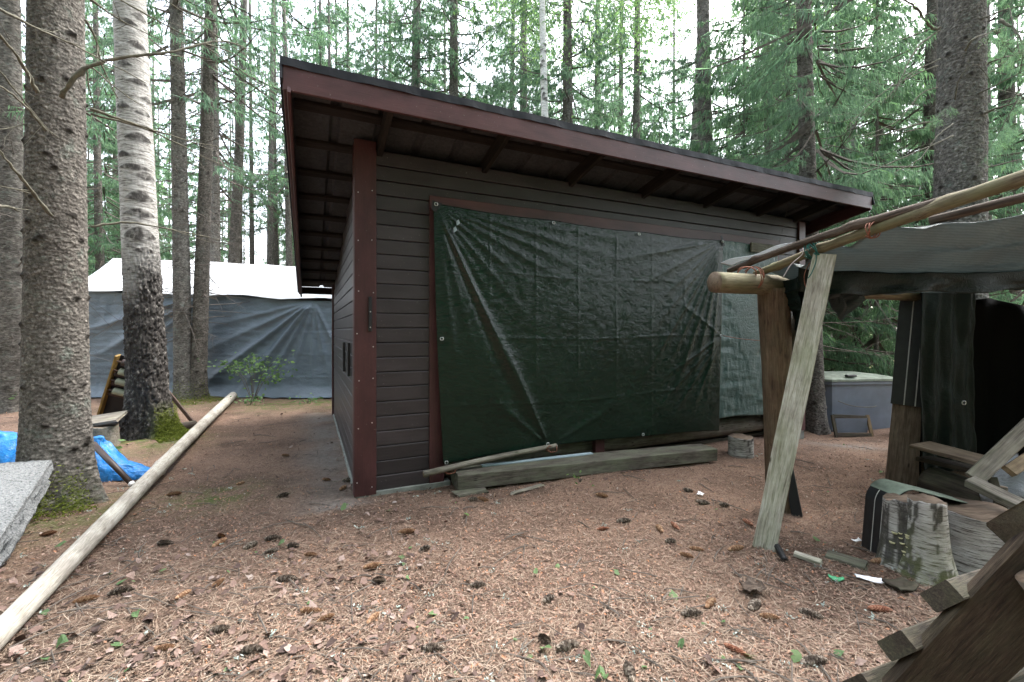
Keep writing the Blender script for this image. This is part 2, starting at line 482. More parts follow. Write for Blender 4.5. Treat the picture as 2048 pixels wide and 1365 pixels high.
M['green_scrap'] = plain('green_plastic_scrap', (0.06, 0.30, 0.14), 0.5, 0.1)
M['fungus'] = plain('bracket_fungus', (0.50, 0.46, 0.27), 0.7, 0.3, 30)
M['foundation'] = plain('concrete_footing', (0.19, 0.20, 0.18), 0.9, 0.3, 10, bumpv=.6)
M['dark_pipe'] = plain('dark_brown_pipe', (0.035, 0.022, 0.018), 0.5)
M['white_cap'] = plain('white_cap', (0.7, 0.7, 0.68), 0.6)

def concrete():
    m, nt, b = nodes('pale_aggregate_concrete')
    vo = nd(nt, 'ShaderNodeTexVoronoi'); vo.inputs['Scale'].default_value = 75
    nt.links.new(coords(nt), vo.inputs['Vector'])
    n1 = noise(nt, coords(nt), 60, 5, 0.7)
    c = ramp(nt, n1, [(0.32, (0.05, 0.053, 0.053)), (0.46, (0.16, 0.167, 0.168)), (0.74, (0.27, 0.277, 0.275))])
    c = mixc(nt, 0.5, c, ramp(nt, noise(nt, coords(nt), 4, 4), [(0.35, (0.7, 0.7, 0.7)), (0.65, (1.05,) * 3)]), 'MULTIPLY')
    nt.links.new(c, b.inputs['Base Color']); b.inputs['Roughness'].default_value = 0.95
    nn = bump(nt, None, vo.outputs['Distance'], 0.6, 0.012)
    bump(nt, b, n1, 0.8, 0.012, nn)
    return m
M['concrete'] = concrete()

def bark_spruce():
    m, nt, b = nodes('spruce_bark')
    v = coords(nt, (1, 1, 1.5))
    vo = nd(nt, 'ShaderNodeTexVoronoi'); vo.inputs['Scale'].default_value = 26; vo.feature = 'F1'
    nt.links.new(v, vo.inputs['Vector'])
    n1 = noise(nt, coords(nt, (1, 1, 1.3)), 30, 6, 0.7)
    n2 = noise(nt, coords(nt, (1, 1, 0.5)), 2.2, 4, 0.6)
    c = ramp(nt, n1, [(0.28, (0.036, 0.034, 0.031)), (0.48, (0.138, 0.132, 0.123)), (0.72, (0.28, 0.272, 0.257))])
    c = mixc(nt, 0.55, c, ramp(nt, vo.outputs['Color'], [(0.2, (0.6,) * 3), (0.8, (1.15,) * 3)]), 'MULTIPLY')
    c = mixc(nt, 0.8, c, ramp(nt, n2, [(0.3, (0.68, 0.64, 0.6)), (0.7, (1.12, 1.1, 1.06))]), 'MULTIPLY')
    c = mixc(nt, 0.9, c, ramp(nt, attr(nt, 'tint'), [(0.0, (0.72,) * 3), (0.6, (1.0,) * 3), (1.0, (1.32,) * 3)]), 'MULTIPLY')
    n3 = noise(nt, coords(nt), 7.5, 7, 0.75)
    c = mixc(nt, ramp(nt, n3, [(0.55, (0, 0, 0)), (0.70, (0.7,) * 3)]), c, (0.17, 0.205, 0.18))
    c = mixc(nt, attr(nt, 'dark'), c, (0.022, 0.019, 0.016))
    n4 = noise(nt, coords(nt), 16, 5, 0.7)
    mm = nd(nt, 'ShaderNodeMath', operation='MULTIPLY'); nt.links.new(attr(nt, 'moss'), mm.inputs[0]); nt.links.new(ramp(nt, n4, [(0.42, (0, 0, 0)), (0.56, (1, 1, 1))]), mm.inputs[1])
    c = mixc(nt, mm.outputs[0], c, (0.085, 0.115, 0.02))
    c = mixc(nt, 1.0, c, ramp(nt, objrand(nt), [(0, (0.8, 0.76, 0.73)), (1, (1.15, 1.15, 1.15))]), 'MULTIPLY')
    nt.links.new(c, b.inputs['Base Color']); b.inputs['Roughness'].default_value = 0.9; b.inputs['Specular IOR Level'].default_value = 0.2
    nn = bump(nt, None, vo.outputs['Distance'], 0.7, 0.012)
    bump(nt, b, n1, 0.8, 0.012, nn)
    return m
M['spruce'] = bark_spruce()

def bark_birch(name='birch_bark', k=1.0, white=False):
    m, nt, b = nodes(name)
    v = coords(nt, (1.2, 1.2, 7))
    n1 = noise(nt, v, 5, 6, 0.7)
    n2 = noise(nt, coords(nt, (2, 2, 22)), 5, 4, 0.65)
    c = ramp(nt, n1, [(0.3, (0.42, 0.41, 0.38)), (0.47, (0.66, 0.65, 0.62)), (0.7, (0.78, 0.78, 0.75))] if white else [(0.3, (0.11, 0.10, 0.092)), (0.47, (0.33, 0.315, 0.292)), (0.7, (0.50, 0.488, 0.462))])
    c = mixc(nt, ramp(nt, n2, [(0.52, (0, 0, 0)), (0.62, (0.9,) * 3)]), c, (0.055, 0.046, 0.04))
    # dark scars and rough bark come with the mesh attribute
    n3 = noise(nt, coords(nt, (1, 1, .5)), 24, 6, 0.75)
    rough_c = ramp(nt, n3, [(0.35, (0.014, 0.012, 0.011)), (0.55, (0.045, 0.040, 0.036)), (0.70, (0.25, 0.235, 0.215))])
    c = mixc(nt, attr(nt, 'dark'), c, rough_c)
    n4 = noise(nt, coords(nt), 14, 5, 0.7)
    mm = nd(nt, 'ShaderNodeMath', operation='MULTIPLY'); nt.links.new(attr(nt, 'moss'), mm.inputs[0]); nt.links.new(ramp(nt, n4, [(0.36, (0, 0, 0)), (0.5, (1, 1, 1))]), mm.inputs[1])
    c = mixc(nt, mm.outputs[0], c, (0.13, 0.16, 0.02))
    nt.links.new(c, b.inputs['Base Color']); b.inputs['Roughness'].default_value = 0.8; b.inputs['Specular IOR Level'].default_value = 0.25
    nn = bump(nt, None, n3, 0.5, 0.015)
    bump(nt, b, n2, 0.5, 0.006, nn)
    return m
M['birch'] = bark_birch()
M['birch_white'] = bark_birch('white_birch_bark', 1.0, True)

M['twig'] = plain('dead_twig_bark', (0.105, 0.09, 0.077), 0.9, 0.45, 9, 0.2)
M['twig_lichen'] = plain('dead_branch_lichen', (0.115, 0.108, 0.083), 0.9, 0.45, 22, 0.2, bumpv=.6)

def foliage(name, stops, tipc, trans=0.35, rough=0.6):
    m, nt, b = nodes(name)
    c = ramp(nt, island(nt), stops)
    c = mixc(nt, attr(nt, 'tip'), c, tipc)
    c = mixc(nt, 1.0, c, ramp(nt, objrand(nt), [(0, (0.95, 0.92, 0.95)), (0.5, (1.15, 1.15, 1.2)), (1, (1.42, 1.38, 1.3))]), 'MULTIPLY')
    nt.links.new(c, b.inputs['Base Color']); b.inputs['Roughness'].default_value = rough; b.inputs['Specular IOR Level'].default_value = 0.25
    tr = nd(nt, 'ShaderNodeBsdfTranslucent')
    nt.links.new(mixc(nt, 1.0, c, (1.75, 1.85, 1.4), 'MULTIPLY'), tr.inputs['Color'])
    mx = nd(nt, 'ShaderNodeMixShader'); mx.inputs[0].default_value = trans
    out = nt.nodes['Material Output']
    nt.links.new(b.outputs[0], mx.inputs[1]); nt.links.new(tr.outputs[0], mx.inputs[2]); nt.links.new(mx.outputs[0], out.inputs['Surface'])
    return m
M['needles'] = foliage('spruce_needles', [(0.0, (0.050, 0.092, 0.066)), (0.5, (0.082, 0.142, 0.100)), (1.0, (0.12, 0.19, 0.13))], (0.14, 0.25, 0.10), 0.55)
M['leaf'] = foliage('fresh_green_leaf', [(0.0, (0.07, 0.13, 0.055)), (1.0, (0.14, 0.22, 0.095))], (0.14, 0.24, 0.07), 0.45)
M['under'] = foliage('undergrowth_leaf', [(0.0, (0.09, 0.16, 0.03)), (0.6, (0.15, 0.25, 0.05)), (1.0, (0.22, 0.33, 0.09))], (0.14, 0.24, 0.07), 0.5)
M['moss'] = foliage('moss', [(0.0, (0.045, 0.062, 0.010)), (1.0, (0.12, 0.14, 0.022))], (0.1, 0.14, 0.02), 0.3, 0.9)

def island_mat(name, stops, rough=0.85, trans=0.0):
    m, nt, b = nodes(name)
    c = ramp(nt, island(nt), stops)
    n = noise(nt, coords(nt, (1, 1, 1), False), 60, 3)
    c = mixc(nt, 0.6, c, ramp(nt, n, [(0.3, (0.6,) * 3), (0.7, (1.15,) * 3)]), 'MULTIPLY')
    nt.links.new(c, b.inputs['Base Color']); b.inputs['Roughness'].default_value = rough; b.inputs['Specular IOR Level'].default_value = 0.2
    return m
M['flake'] = island_mat('litter_flakes', [(0.0, (0.05, 0.032, 0.025)), (0.3, (0.155, 0.095, 0.072)), (0.6, (0.26, 0.165, 0.125)), (0.8, (0.31, 0.215, 0.17)), (0.9, (0.36, 0.165, 0.085)), (0.98, (0.32, 0.235, 0.19)), (1.0, (0.40, 0.35, 0.31))])
M['sliver'] = island_mat('needle_slivers', [(0.0, (0.06, 0.042, 0.032)), (0.5, (0.185, 0.128, 0.092)), (1.0, (0.34, 0.27, 0.21))])
M['dry_leaf'] = island_mat('dry_leaves', [(0.0, (0.045, 0.030, 0.026)), (0.4, (0.12, 0.077, 0.063)), (0.8, (0.19, 0.127, 0.103)), (0.97, (0.25, 0.19, 0.165)), (1.0, (0.32, 0.27, 0.24))], 0.7)
M['lichen'] = island_mat('lichen_tufts', [(0.0, (0.22, 0.28, 0.25)), (1.0, (0.46, 0.53, 0.48))])
M['cone_brown'] = island_mat('cone_brown', [(0.0, (0.15, 0.075, 0.04)), (0.6, (0.27, 0.15, 0.085)), (1.0, (0.38, 0.25, 0.15))], 0.6)
M['cone_grey'] = island_mat('cone_grey', [(0.0, (0.055, 0.042, 0.033)), (0.5, (0.15, 0.113, 0.086)), (1.0, (0.38, 0.32, 0.26))], 0.7)
M['cone_red'] = island_mat('cone_red', [(0.0, (0.16, 0.06, 0.035)), (0.6, (0.26, 0.11, 0.065)), (1.0, (0.36, 0.19, 0.12))], 0.6)

def ground_mat():
    m, nt, b = nodes('needle_litter_ground')
    v = coords(nt, (1, 1, 1), False)
    n1 = noise(nt, v, 75, 6, 0.75)
    n2 = noise(nt, v, 1.3, 5, 0.6)
    n3 = noise(nt, v, 22, 5, 0.7)
    c = ramp(nt, n1, [(0.27, (0.042, 0.030, 0.024)), (0.45, (0.152, 0.102, 0.076)), (0.58, (0.25, 0.172, 0.131)), (0.76, (0.37, 0.28, 0.232))])
    c = mixc(nt, 0.7, c, ramp(nt, n3, [(0.3, (0.62, 0.58, 0.56)), (0.65, (1.1, 1.08, 1.05))]), 'MULTIPLY')
    c = mixc(nt, 0.8, c, ramp(nt, n2, [(0.36, (0.50, 0.49, 0.49)), (0.50, (0.88, 0.87, 0.86)), (0.64, (1.15, 1.13, 1.11))]), 'MULTIPLY')
    # bare sandy soil and moss where the attributes say so
    c = mixc(nt, attr(nt, 'sand'), c, ramp(nt, n3, [(0.3, (0.13, 0.118, 0.107)), (0.7, (0.23, 0.212, 0.195))]))
    gm = nd(nt, 'ShaderNodeMath', operation='MULTIPLY'); nt.links.new(attr(nt, 'moss'), gm.inputs[0])
    nt.links.new(ramp(nt, noise(nt, v, 5, 5, 0.7), [(0.42, (0, 0, 0)), (0.58, (1, 1, 1))]), gm.inputs[1])
    c = mixc(nt, gm.outputs[0], c, (0.07, 0.10, 0.025))
    nt.links.new(c, b.inputs['Base Color']); b.inputs['Roughness'].default_value = 0.95; b.inputs['Specular IOR Level'].default_value = 0.15
    nn = bump(nt, None, n3, 0.7, 0.03)
    bump(nt, b, n1, 0.8, 0.015, nn)
    return m
M['ground'] = ground_mat()

# ------------------------------------------------------------------ the forest floor
TH = R(24.7)                                    # heading of the shed's front wall
SU = Vector((math.cos(TH), math.sin(TH), 0)); SV = Vector((-math.sin(TH), math.cos(TH), 0))
SP1 = Vector((-1.385, 3.92, 0))                 # near corner of the shed
MOUNDS += [(-3.8, 3.67, 0.6, 0.05), (-4.97, 6.05, 0.7, 0.07), (-6.85, 9.2, 0.9, 0.08), (5.3, 7.1, 1.5, -0.17), (-1.95, 2.25, 0.32, 0.05), (-1.35, 2.12, 0.30, 0.045), (-0.85, 2.05, 0.28, 0.03), (-2.3, 2.75, 0.35, 0.03), (0.9, 1.9, .3, .02)]

def graded(n, dense, far):
    u = np.linspace(-1, 1, n)
    return np.sign(u) * (dense * np.abs(u) + (far - dense) * np.abs(u) ** 7)
gx = graded(300, 12, 260); gy = graded(300, 12, 260) + 6.0
X, Y = np.meshgrid(gx, gy, indexing='xy'); X = X.ravel(); Y = Y.ravel()
Z = gz(X, Y)
near = (np.abs(X) < 12) & (np.abs(Y - 6) < 12)
Z = Z + np.where(near, 0.010 * fbm(np.stack([X * 14, Y * 14, X * 0], 1), 2, 31), 0)
def shed_uv(x, y):
    dx, dy = x - SP1.x, y - SP1.y
    return dx * SU.x + dy * SU.y, dx * SV.x + dy * SV.y
uu, vv = shed_uv(X, Y)
sand = np.exp(-((uu + 0.18) / 0.30) ** 2) * (vv > -0.2) * (vv < 4.6) * 0.85
sand = np.maximum(sand, 0.9 * np.exp(-((X - 4.55) ** 2 / 0.35 + (Y - 5.95) ** 2 / 0.12)))
sand *= np.clip(0.75 + 0.8 * fbm(np.stack([X * 3, Y * 3, X * 0], 1), 3, 3), 0, 1)
moss = np.zeros_like(X)
for (mx, my, mr) in [(-3.62, 3.5, .5), (-4.8, 5.8, .6), (-6.8, 9.0, .9), (-4.6, 8.8, .7), (-2.7, 4.0, .35), (-3.9, 9.2, .8)]:
    moss = np.maximum(moss, np.exp(-((X - mx) ** 2 + (Y - my) ** 2) / (mr * mr)))
moss = np.maximum(moss, np.clip((np.hypot(X, Y) - 15) / 8, 0, 1))
n = 300
ii = np.arange(n - 1)
I, J = np.meshgrid(ii, ii, indexing='xy'); a0 = (J * n + I).ravel()
GF = np.stack([a0, a0 + 1, a0 + n + 1, a0 + n], 1)
ground = link('ground', mesh_np('ground', np.stack([X, Y, Z], 1), GF, (M['ground'],), True, {'sand': sand, 'moss': moss}))
tag(ground, 'brown forest floor covered with spruce needles', None, None, 'structure')

# ------------------------------------------------------------------ the shed
shed = thing('shed', 'dark brown board shed with red trim and black lean-to roof', 'shed', SP1, TH)
W_L, D_L = 6.29, 4.25
def deck(s): return 3.385 - 0.2115 * (s + 0.6)          # underside of the roof sheet above local y = s
BP = 0.1347                                             # siding board pitch
def core_wall(name, pts, thick_dir):
    """a prism between two faces, pts polygon in local space, shifted by thick_dir"""
    n = len(pts); v = [Vector(p) for p in pts] + [Vector(p) + Vector(thick_dir) for p in pts]
    f = [tuple(range(n - 1, -1, -1)), tuple(range(n, 2 * n))] + [(k, (k + 1) % n, n + (k + 1) % n, n + k) for k in range(n)]
    mb = MB(); mb.add([tuple(p) for p in v], f)
    return link(name, mb.mesh(name, (M['core'],)), shed)
O0, O1, OZ = 0.80, 5.66, 2.66                            # the covered door opening
fw = core_wall('front_wall', [(0.03, 0.03, 0.03), (O0, .03, .03), (O0, .03, OZ), (O1, .03, OZ), (O1, .03, .03), (W_L - .03, .03, .03), (W_L - .03, .03, 3.13), (.03, .03, 3.13)], (0, 0.09, 0))
sw = core_wall('side_wall', [(0.03, 0.13, 0.03), (0.03, 0.13, deck(.13) - .05), (0.03, D_L - .03, deck(D_L) - .05), (0.03, D_L - .03, 0.03)], (0.09, 0, 0))
rw = core_wall('end_wall', [(W_L - .12, 0.13, 0.03), (W_L - .12, 0.13, deck(.13) - .05), (W_L - .12, D_L - .03, deck(D_L) - .05), (W_L - .12, D_L - .03, 0.03)], (0.09, 0, 0))
bw = core_wall('back_wall', [(.13, D_L - .12, .03), (W_L - .13, D_L - .12, .03), (W_L - .13, D_L - .12, deck(D_L) - .05), (.13, D_L - .12, deck(D_L) - .05)], (0, .085, 0))
# siding boards: bevelled section, one object each, meshes shared by length
_bm = {}
def board_mesh(L):
    k = round(L, 3)
    if k not in _bm:
        mb = MB(); h = BP - 0.004; e = 0.012
        mb.prism([(0, 0), (0, h), (-0.014, h), (-0.025, h - 0.010), (-0.026, h - 0.013), (-0.026, 0.003), (-0.0245, 0.0)], 0, L)
        _bm[k] = mb.mesh('siding_board', (M['siding'],))
    return _bm[k]
for i in range(23):
    z = 0.045 + BP * i
    if z + BP > 3.15: continue
    segs = [(0.165, W_L - 0.115)] if z > 2.72 else [(0.165, 0.675), (5.73, W_L - 0.115)]
    for (a, b_) in segs:
        o = link('siding_board', board_mesh(b_ - a), fw, Matrix.Translation((a, 0.03, z + RNG.normal(0, .0006))))
    # left side wall: boards run back along y, outside face towards -x
    zt = z + BP
    end = min(D_L - 0.1, (3.385 - 0.13 - zt) / 0.2115 - 0.6)
    if end > 0.4:
        link('siding_board', board_mesh(end - 0.02), sw, Matrix.Translation((0.03, end, z)) @ Matrix.Rotation(-math.pi / 2, 4, 'Z'))
for i in range(20):
    z = 0.045 + BP * i
    end = min(D_L - 0.1, (3.385 - 0.13 - z - BP) / 0.2115 - 0.6)
    if end > 0.4:
        link('siding_board', board_mesh(end - 0.15), rw, Matrix.Translation((W_L - .03, .15, z)) @ Matrix.Rotation(math.pi / 2, 4, 'Z'))
def sbox(name, x0, x1, y0, y1, z0, z1, mat, parent=shed, bev=0.004, axis='x'):
    """a bevelled box in the shed's space whose grain runs along axis"""
    L = {'x': x1 - x0, 'y': y1 - y0, 'z': z1 - z0}[axis]
    mb = MB()
    if axis == 'x':
        mb.box(0, L, 0, y1 - y0, 0, z1 - z0, bev); Mx = Matrix.Translation((x0, y0, z0))
    elif axis == 'y':
        mb.box(0, L, 0, x1 - x0, 0, z1 - z0, bev); Mx = Matrix.Translation((x1, y0, z0)) @ Matrix.Rotation(math.pi / 2, 4, 'Z')
    else:
        mb.box(0, L, 0, y1 - y0, 0, x1 - x0, bev); Mx = Matrix.Translation((x1, y0, z0)) @ Matrix.Rotation(-math.pi / 2, 4, 'Y')
    return link(name, mb.mesh(name, (mat,)), parent, Mx)
# corner boards: a pair at each visible corner
cp = sbox('corner_board', -0.022, 0.168, -0.024, 0.030, 0.02, 3.20, M['red'], axis='z')
sbox('corner_board', -0.024, 0.028, 0.032, 0.115, 0.02, 3.18, M['red'], axis='z')
sbox('corner_board', W_L - 0.118, W_L + 0.022, -0.024, 0.030, 0.02, 3.10, M['red'], axis='z')
sbox('corner_board', -0.024, 0.028, D_L - 0.10, D_L + 0.02, 0.02, deck(D_L) - .06, M['red'], axis='z')
sbox('footing', -0.005, 0.86, -0.018, 0.10, -0.12, 0.043, M['foundation'])
sbox('footing', -0.012, 0.10, 0.104, D_L, -0.12, 0.041, M['foundation'], axis='y')
sbox('footing', 5.62, W_L + .01, -0.012, 0.10, -0.30, 0.043, M['foundation'])
sbox('footing', W_L - .1, W_L + .012, 0.104, D_L, -0.30, 0.041, M['foundation'], axis='y')
sbox('floor', 0.13, W_L - .13, .13, D_L - .13, -0.02, 0.02, M['dark_wood'])
# door frame
df = sbox('door_frame', 0.655, 5.76, -0.012, 0.028, 2.655, 2.785, M['red'])
sbox('frame_post', 0.655, 0.80, -0.011, 0.028, 0.0, 2.652, M['red'], df if False else shed, axis='z')
sbox('frame_post', 5.60, 5.735, -0.011, 0.028, 0.03, 2.652, M['red'], axis='z')
sbox('frame_post', 2.56, 2.69, -0.008, 0.05, 0.03, 2.652, M['red'], axis='z')
# strap hinges left on the corner board and on the side wall
for (nm, x0, x1, y0, y1, z0, z1) in [('hinge', 0.098, 0.128, -0.042, -0.026, 1.49, 1.80)]:
    h = sbox(nm, x0, x1, y0, y1, z0, z1, M['black'], axis='z')
    for zz in (1.52, 1.66): sbox('screw', x0 + .010, x1 - .010, y0 - .004, y0 + .002, zz, zz + .011, M['steel'], shed, .003, 'z')
for yy, z0, z1 in ((0.62, 1.03, 1.37), (1.32, 1.02, 1.36)):
    sbox('strap', -0.030, -0.004, yy, yy + 0.075, z0, z1, M['black'], axis='z')
# nail heads on the near corner board and on the fascia
nm_ = MB(); nm_.tube([(0, 0, 0), (0, -0.004, 0)], 0.0055, 8); nail = nm_.mesh('nail_head', (M['steel'],))
for z in np.arange(0.18, 3.1, 0.42):
    for x in (0.012, 0.135):
        link('nail_head', nail, shed, Matrix.Translation((x + RNG.normal(0, .008), -0.0245, z + RNG.normal(0, .05))))

# roof: sheet with ribs, purlins, rafters, fascias
RX0, RX1, RY0, RY1 = -0.55, 6.81, -0.60, 4.60
SLOPE = math.atan(0.2115)
RM = Matrix.Translation((0, RY0, deck(RY0))) @ Matrix.Rotation(-SLOPE, 4, 'X')     # roof space: x along the front, y down the slope
RLEN = (RY1 - RY0) / math.cos(SLOPE)
prof = [(RX0, 0.0)]
x = -0.183
while x < RX1 - 0.08:
    if x - .04 > RX0 + .02: prof += [(x - 0.045, 0.0), (x - 0.02, 0.034), (x + 0.02, 0.034), (x + 0.045, 0.0)]
    x += 0.366
prof.append((RX1, 0.0))
mb = MB()
ys = [0.0]
while ys[-1] < RLEN: ys += [min(RLEN, ys[-1] + 0.345), min(RLEN, ys[-1] + 0.35)]
ys = ys[:-1]
zs = [0.014 if k % 2 == 0 else 0.0 for k in range(len(ys))]
np_ = len(prof)
top = [(px_, y_, 0.016 + pz_ + z_) for y_, z_ in zip(ys, zs) for (px_, pz_) in prof]
nb = len(top)
bot = [(px_, y_, pz_) for y_ in ys for (px_, pz_) in prof]
F = []; MI = []
for r_ in range(len(ys) - 1):
    for k in range(np_ - 1):
        q = r_ * np_ + k
        F.append((q, q + 1, q + np_ + 1, q + np_)); MI.append(0)
        F.append((nb + q, nb + q + np_, nb + q + np_ + 1, nb + q + 1)); MI.append(1)
for k in range(np_ - 1):
    F.append((k, nb + k, nb + k + 1, k + 1)); MI.append(0)
    q = (len(ys) - 1) * np_ + k; F.append((q, q + 1, nb + q + 1, nb + q)); MI.append(0)
roof = link('roof', mesh_np('roof', np.array(top + bot), F, (M['roof'], M['underside']), False, mat_idx=MI), shed, RM)
def rbox(name, x0, x1, y0, y1, z0, z1, mat, axis='x', bev=.004, parent=roof):
    L = {'x': x1 - x0, 'y': y1 - y0}[axis]; mb = MB()
    if axis == 'x': mb.box(0, L, 0, y1 - y0, 0, z1 - z0, bev); Mx = Matrix.Translation((x0, y0, z0))
    else: mb.box(0, L, 0, x1 - x0, 0, z1 - z0, bev); Mx = Matrix.Translation((x1, y0, z0)) @ Matrix.Rotation(math.pi / 2, 4, 'Z')
    return link(name, mb.mesh(name, (mat,)), parent, Mx)
for k in range(10):
    y_ = 0.30 + 0.505 * k
    rbox('purlin', RX0 + 0.06, RX1 - 0.06, y_, y_ + 0.098, -0.036, -0.003, M['rafter'])
for xx in (0.20, 1.22, 2.24, 3.26, 4.28, 5.30, 6.10):
    rbox('rafter', xx - 0.024, xx + 0.024, 0.035, RLEN - 0.05, -0.17, -0.038, M['rafter'], 'y')
# front fascia hangs plumb
FZ = deck(RY0)
ff = sbox('fascia', RX0 - 0.004, RX1 + 0.004, RY0 - 0.032, RY0 - 0.004, FZ - 0.178, FZ + 0.012, M['red'])
bf = sbox('fascia', RX0 + 0.03, RX1 - 0.03, RY1 + .004, RY1 + 0.03, deck(RY1) - 0.13, deck(RY1) - 0.006, M['rafter'])
# wavy black drip flashing over the front fascia
xs = np.linspace(RX0 - 0.01, RX1 + 0.01, 120)
wv = 0.004 * np.sin(xs * 9.3) + 0.003 * np.sin(xs * 23 + 1)
V = []
for k, xx in enumerate(xs):
    V += [(xx, RY0 + 0.10, FZ + 0.046 - 0.021), (xx, RY0 - 0.037 - wv[k] * .6, FZ + 0.052), (xx, RY0 - 0.040 - wv[k], FZ - 0.012 + wv[k] * .5), (xx, RY0 - 0.034 - wv[k], FZ - 0.012 + wv[k] * .5)]
F = [(k * 4 + j, k * 4 + 4 + j, k * 4 + 5 + j, k * 4 + 1 + j) for k in range(119) for j in range(3)]
link('flashing', mesh_np('flashing', V, F, (M['roof'],), False), shed)
# rake boards down the left and right edges: two stepped boards and a metal strip
for xe, sg in ((RX0, -1), (RX1, 1)):
    lo = lambda a, b_: (min(a, b_), max(a, b_))
    x0, x1 = lo(xe + sg * 0.004, xe - sg * 0.020); rbox('rake_board', x0, x1, 0.0, RLEN, -0.15, 0.012, M['red'], 'y')
    x0, x1 = lo(xe - sg * 0.022, xe - sg * 0.048); rbox('rake_board', x0, x1, 0.0, RLEN - .01, -0.20, -0.06, M['red'], 'y')
    x0, x1 = lo(xe + sg * 0.005, xe + sg * 0.022); rbox('rake_flashing', x0, x1, -0.035, RLEN - 0.03, -0.125, 0.062, M['roof'], 'y', .003)

# pale scrap of board nailed above the tarp
pb = sbox('nailed_board', 5.07, 5.755, -0.075, -0.050, 2.57, 2.695, M['grey_wood'], shed)

# ------------------------------------------------------------------ tarps on the front wall
def fold(px, pz, A, B, amp, w0, w1, rng=None, sharp=2.0):
    """a ridge running from A to B in the sheet; narrow at A, wide at B"""
    A = np.array(A); B = np.array(B); d = B - A; L = np.hypot(*d); d = d / L
    a = ((px - A[0]) * d[0] + (pz - A[1]) * d[1]) / L
    c = (px - A[0]) * -d[1] + (pz - A[1]) * d[0]
    w = w0 + (w1 - w0) * np.clip(a, 0, 1)
    env = np.clip(a * 12, 0, 1) * np.clip((1 - a) * 2.2, 0, 1) * (a > 0)
    return amp * env * np.exp(-np.abs(c / w) ** sharp)

def sheet(name, nu, nv, fn, mat, parent=None, matrix=None, thick=0.004, smooth=True, nrm=(0, 1, 0)):
    u, v = np.meshgrid(np.linspace(0, 1, nu), np.linspace(0, 1, nv), indexing='xy'); u = u.ravel(); v = v.ravel()
    V = fn(u, v); k = len(V)
    I, J = np.meshgrid(np.arange(nu - 1), np.arange(nv - 1), indexing='xy'); a0 = (J * nu + I).ravel()
    F = np.stack([a0, a0 + 1, a0 + nu + 1, a0 + nu], 1)
    if thick:
        V2 = V + np.array(nrm) * thick
        F2 = F[:, ::-1] + k
        e = list(range(nu)) + [j * nu + nu - 1 for j in range(1, nv)] + [(nv - 1) * nu + i for i in range(nu - 2, -1, -1)] + [j * nu for j in range(nv - 2, 0, -1)]
        ES = np.array([(e[i], e[i] + k, e[(i + 1) % len(e)] + k, e[(i + 1) % len(e)]) for i in range(len(e))])
        V = np.concatenate([V, V2]); F = np.concatenate([F, F2, ES])
    return link(name, mesh_np(name, V, F, (mat,), smooth), parent, matrix)

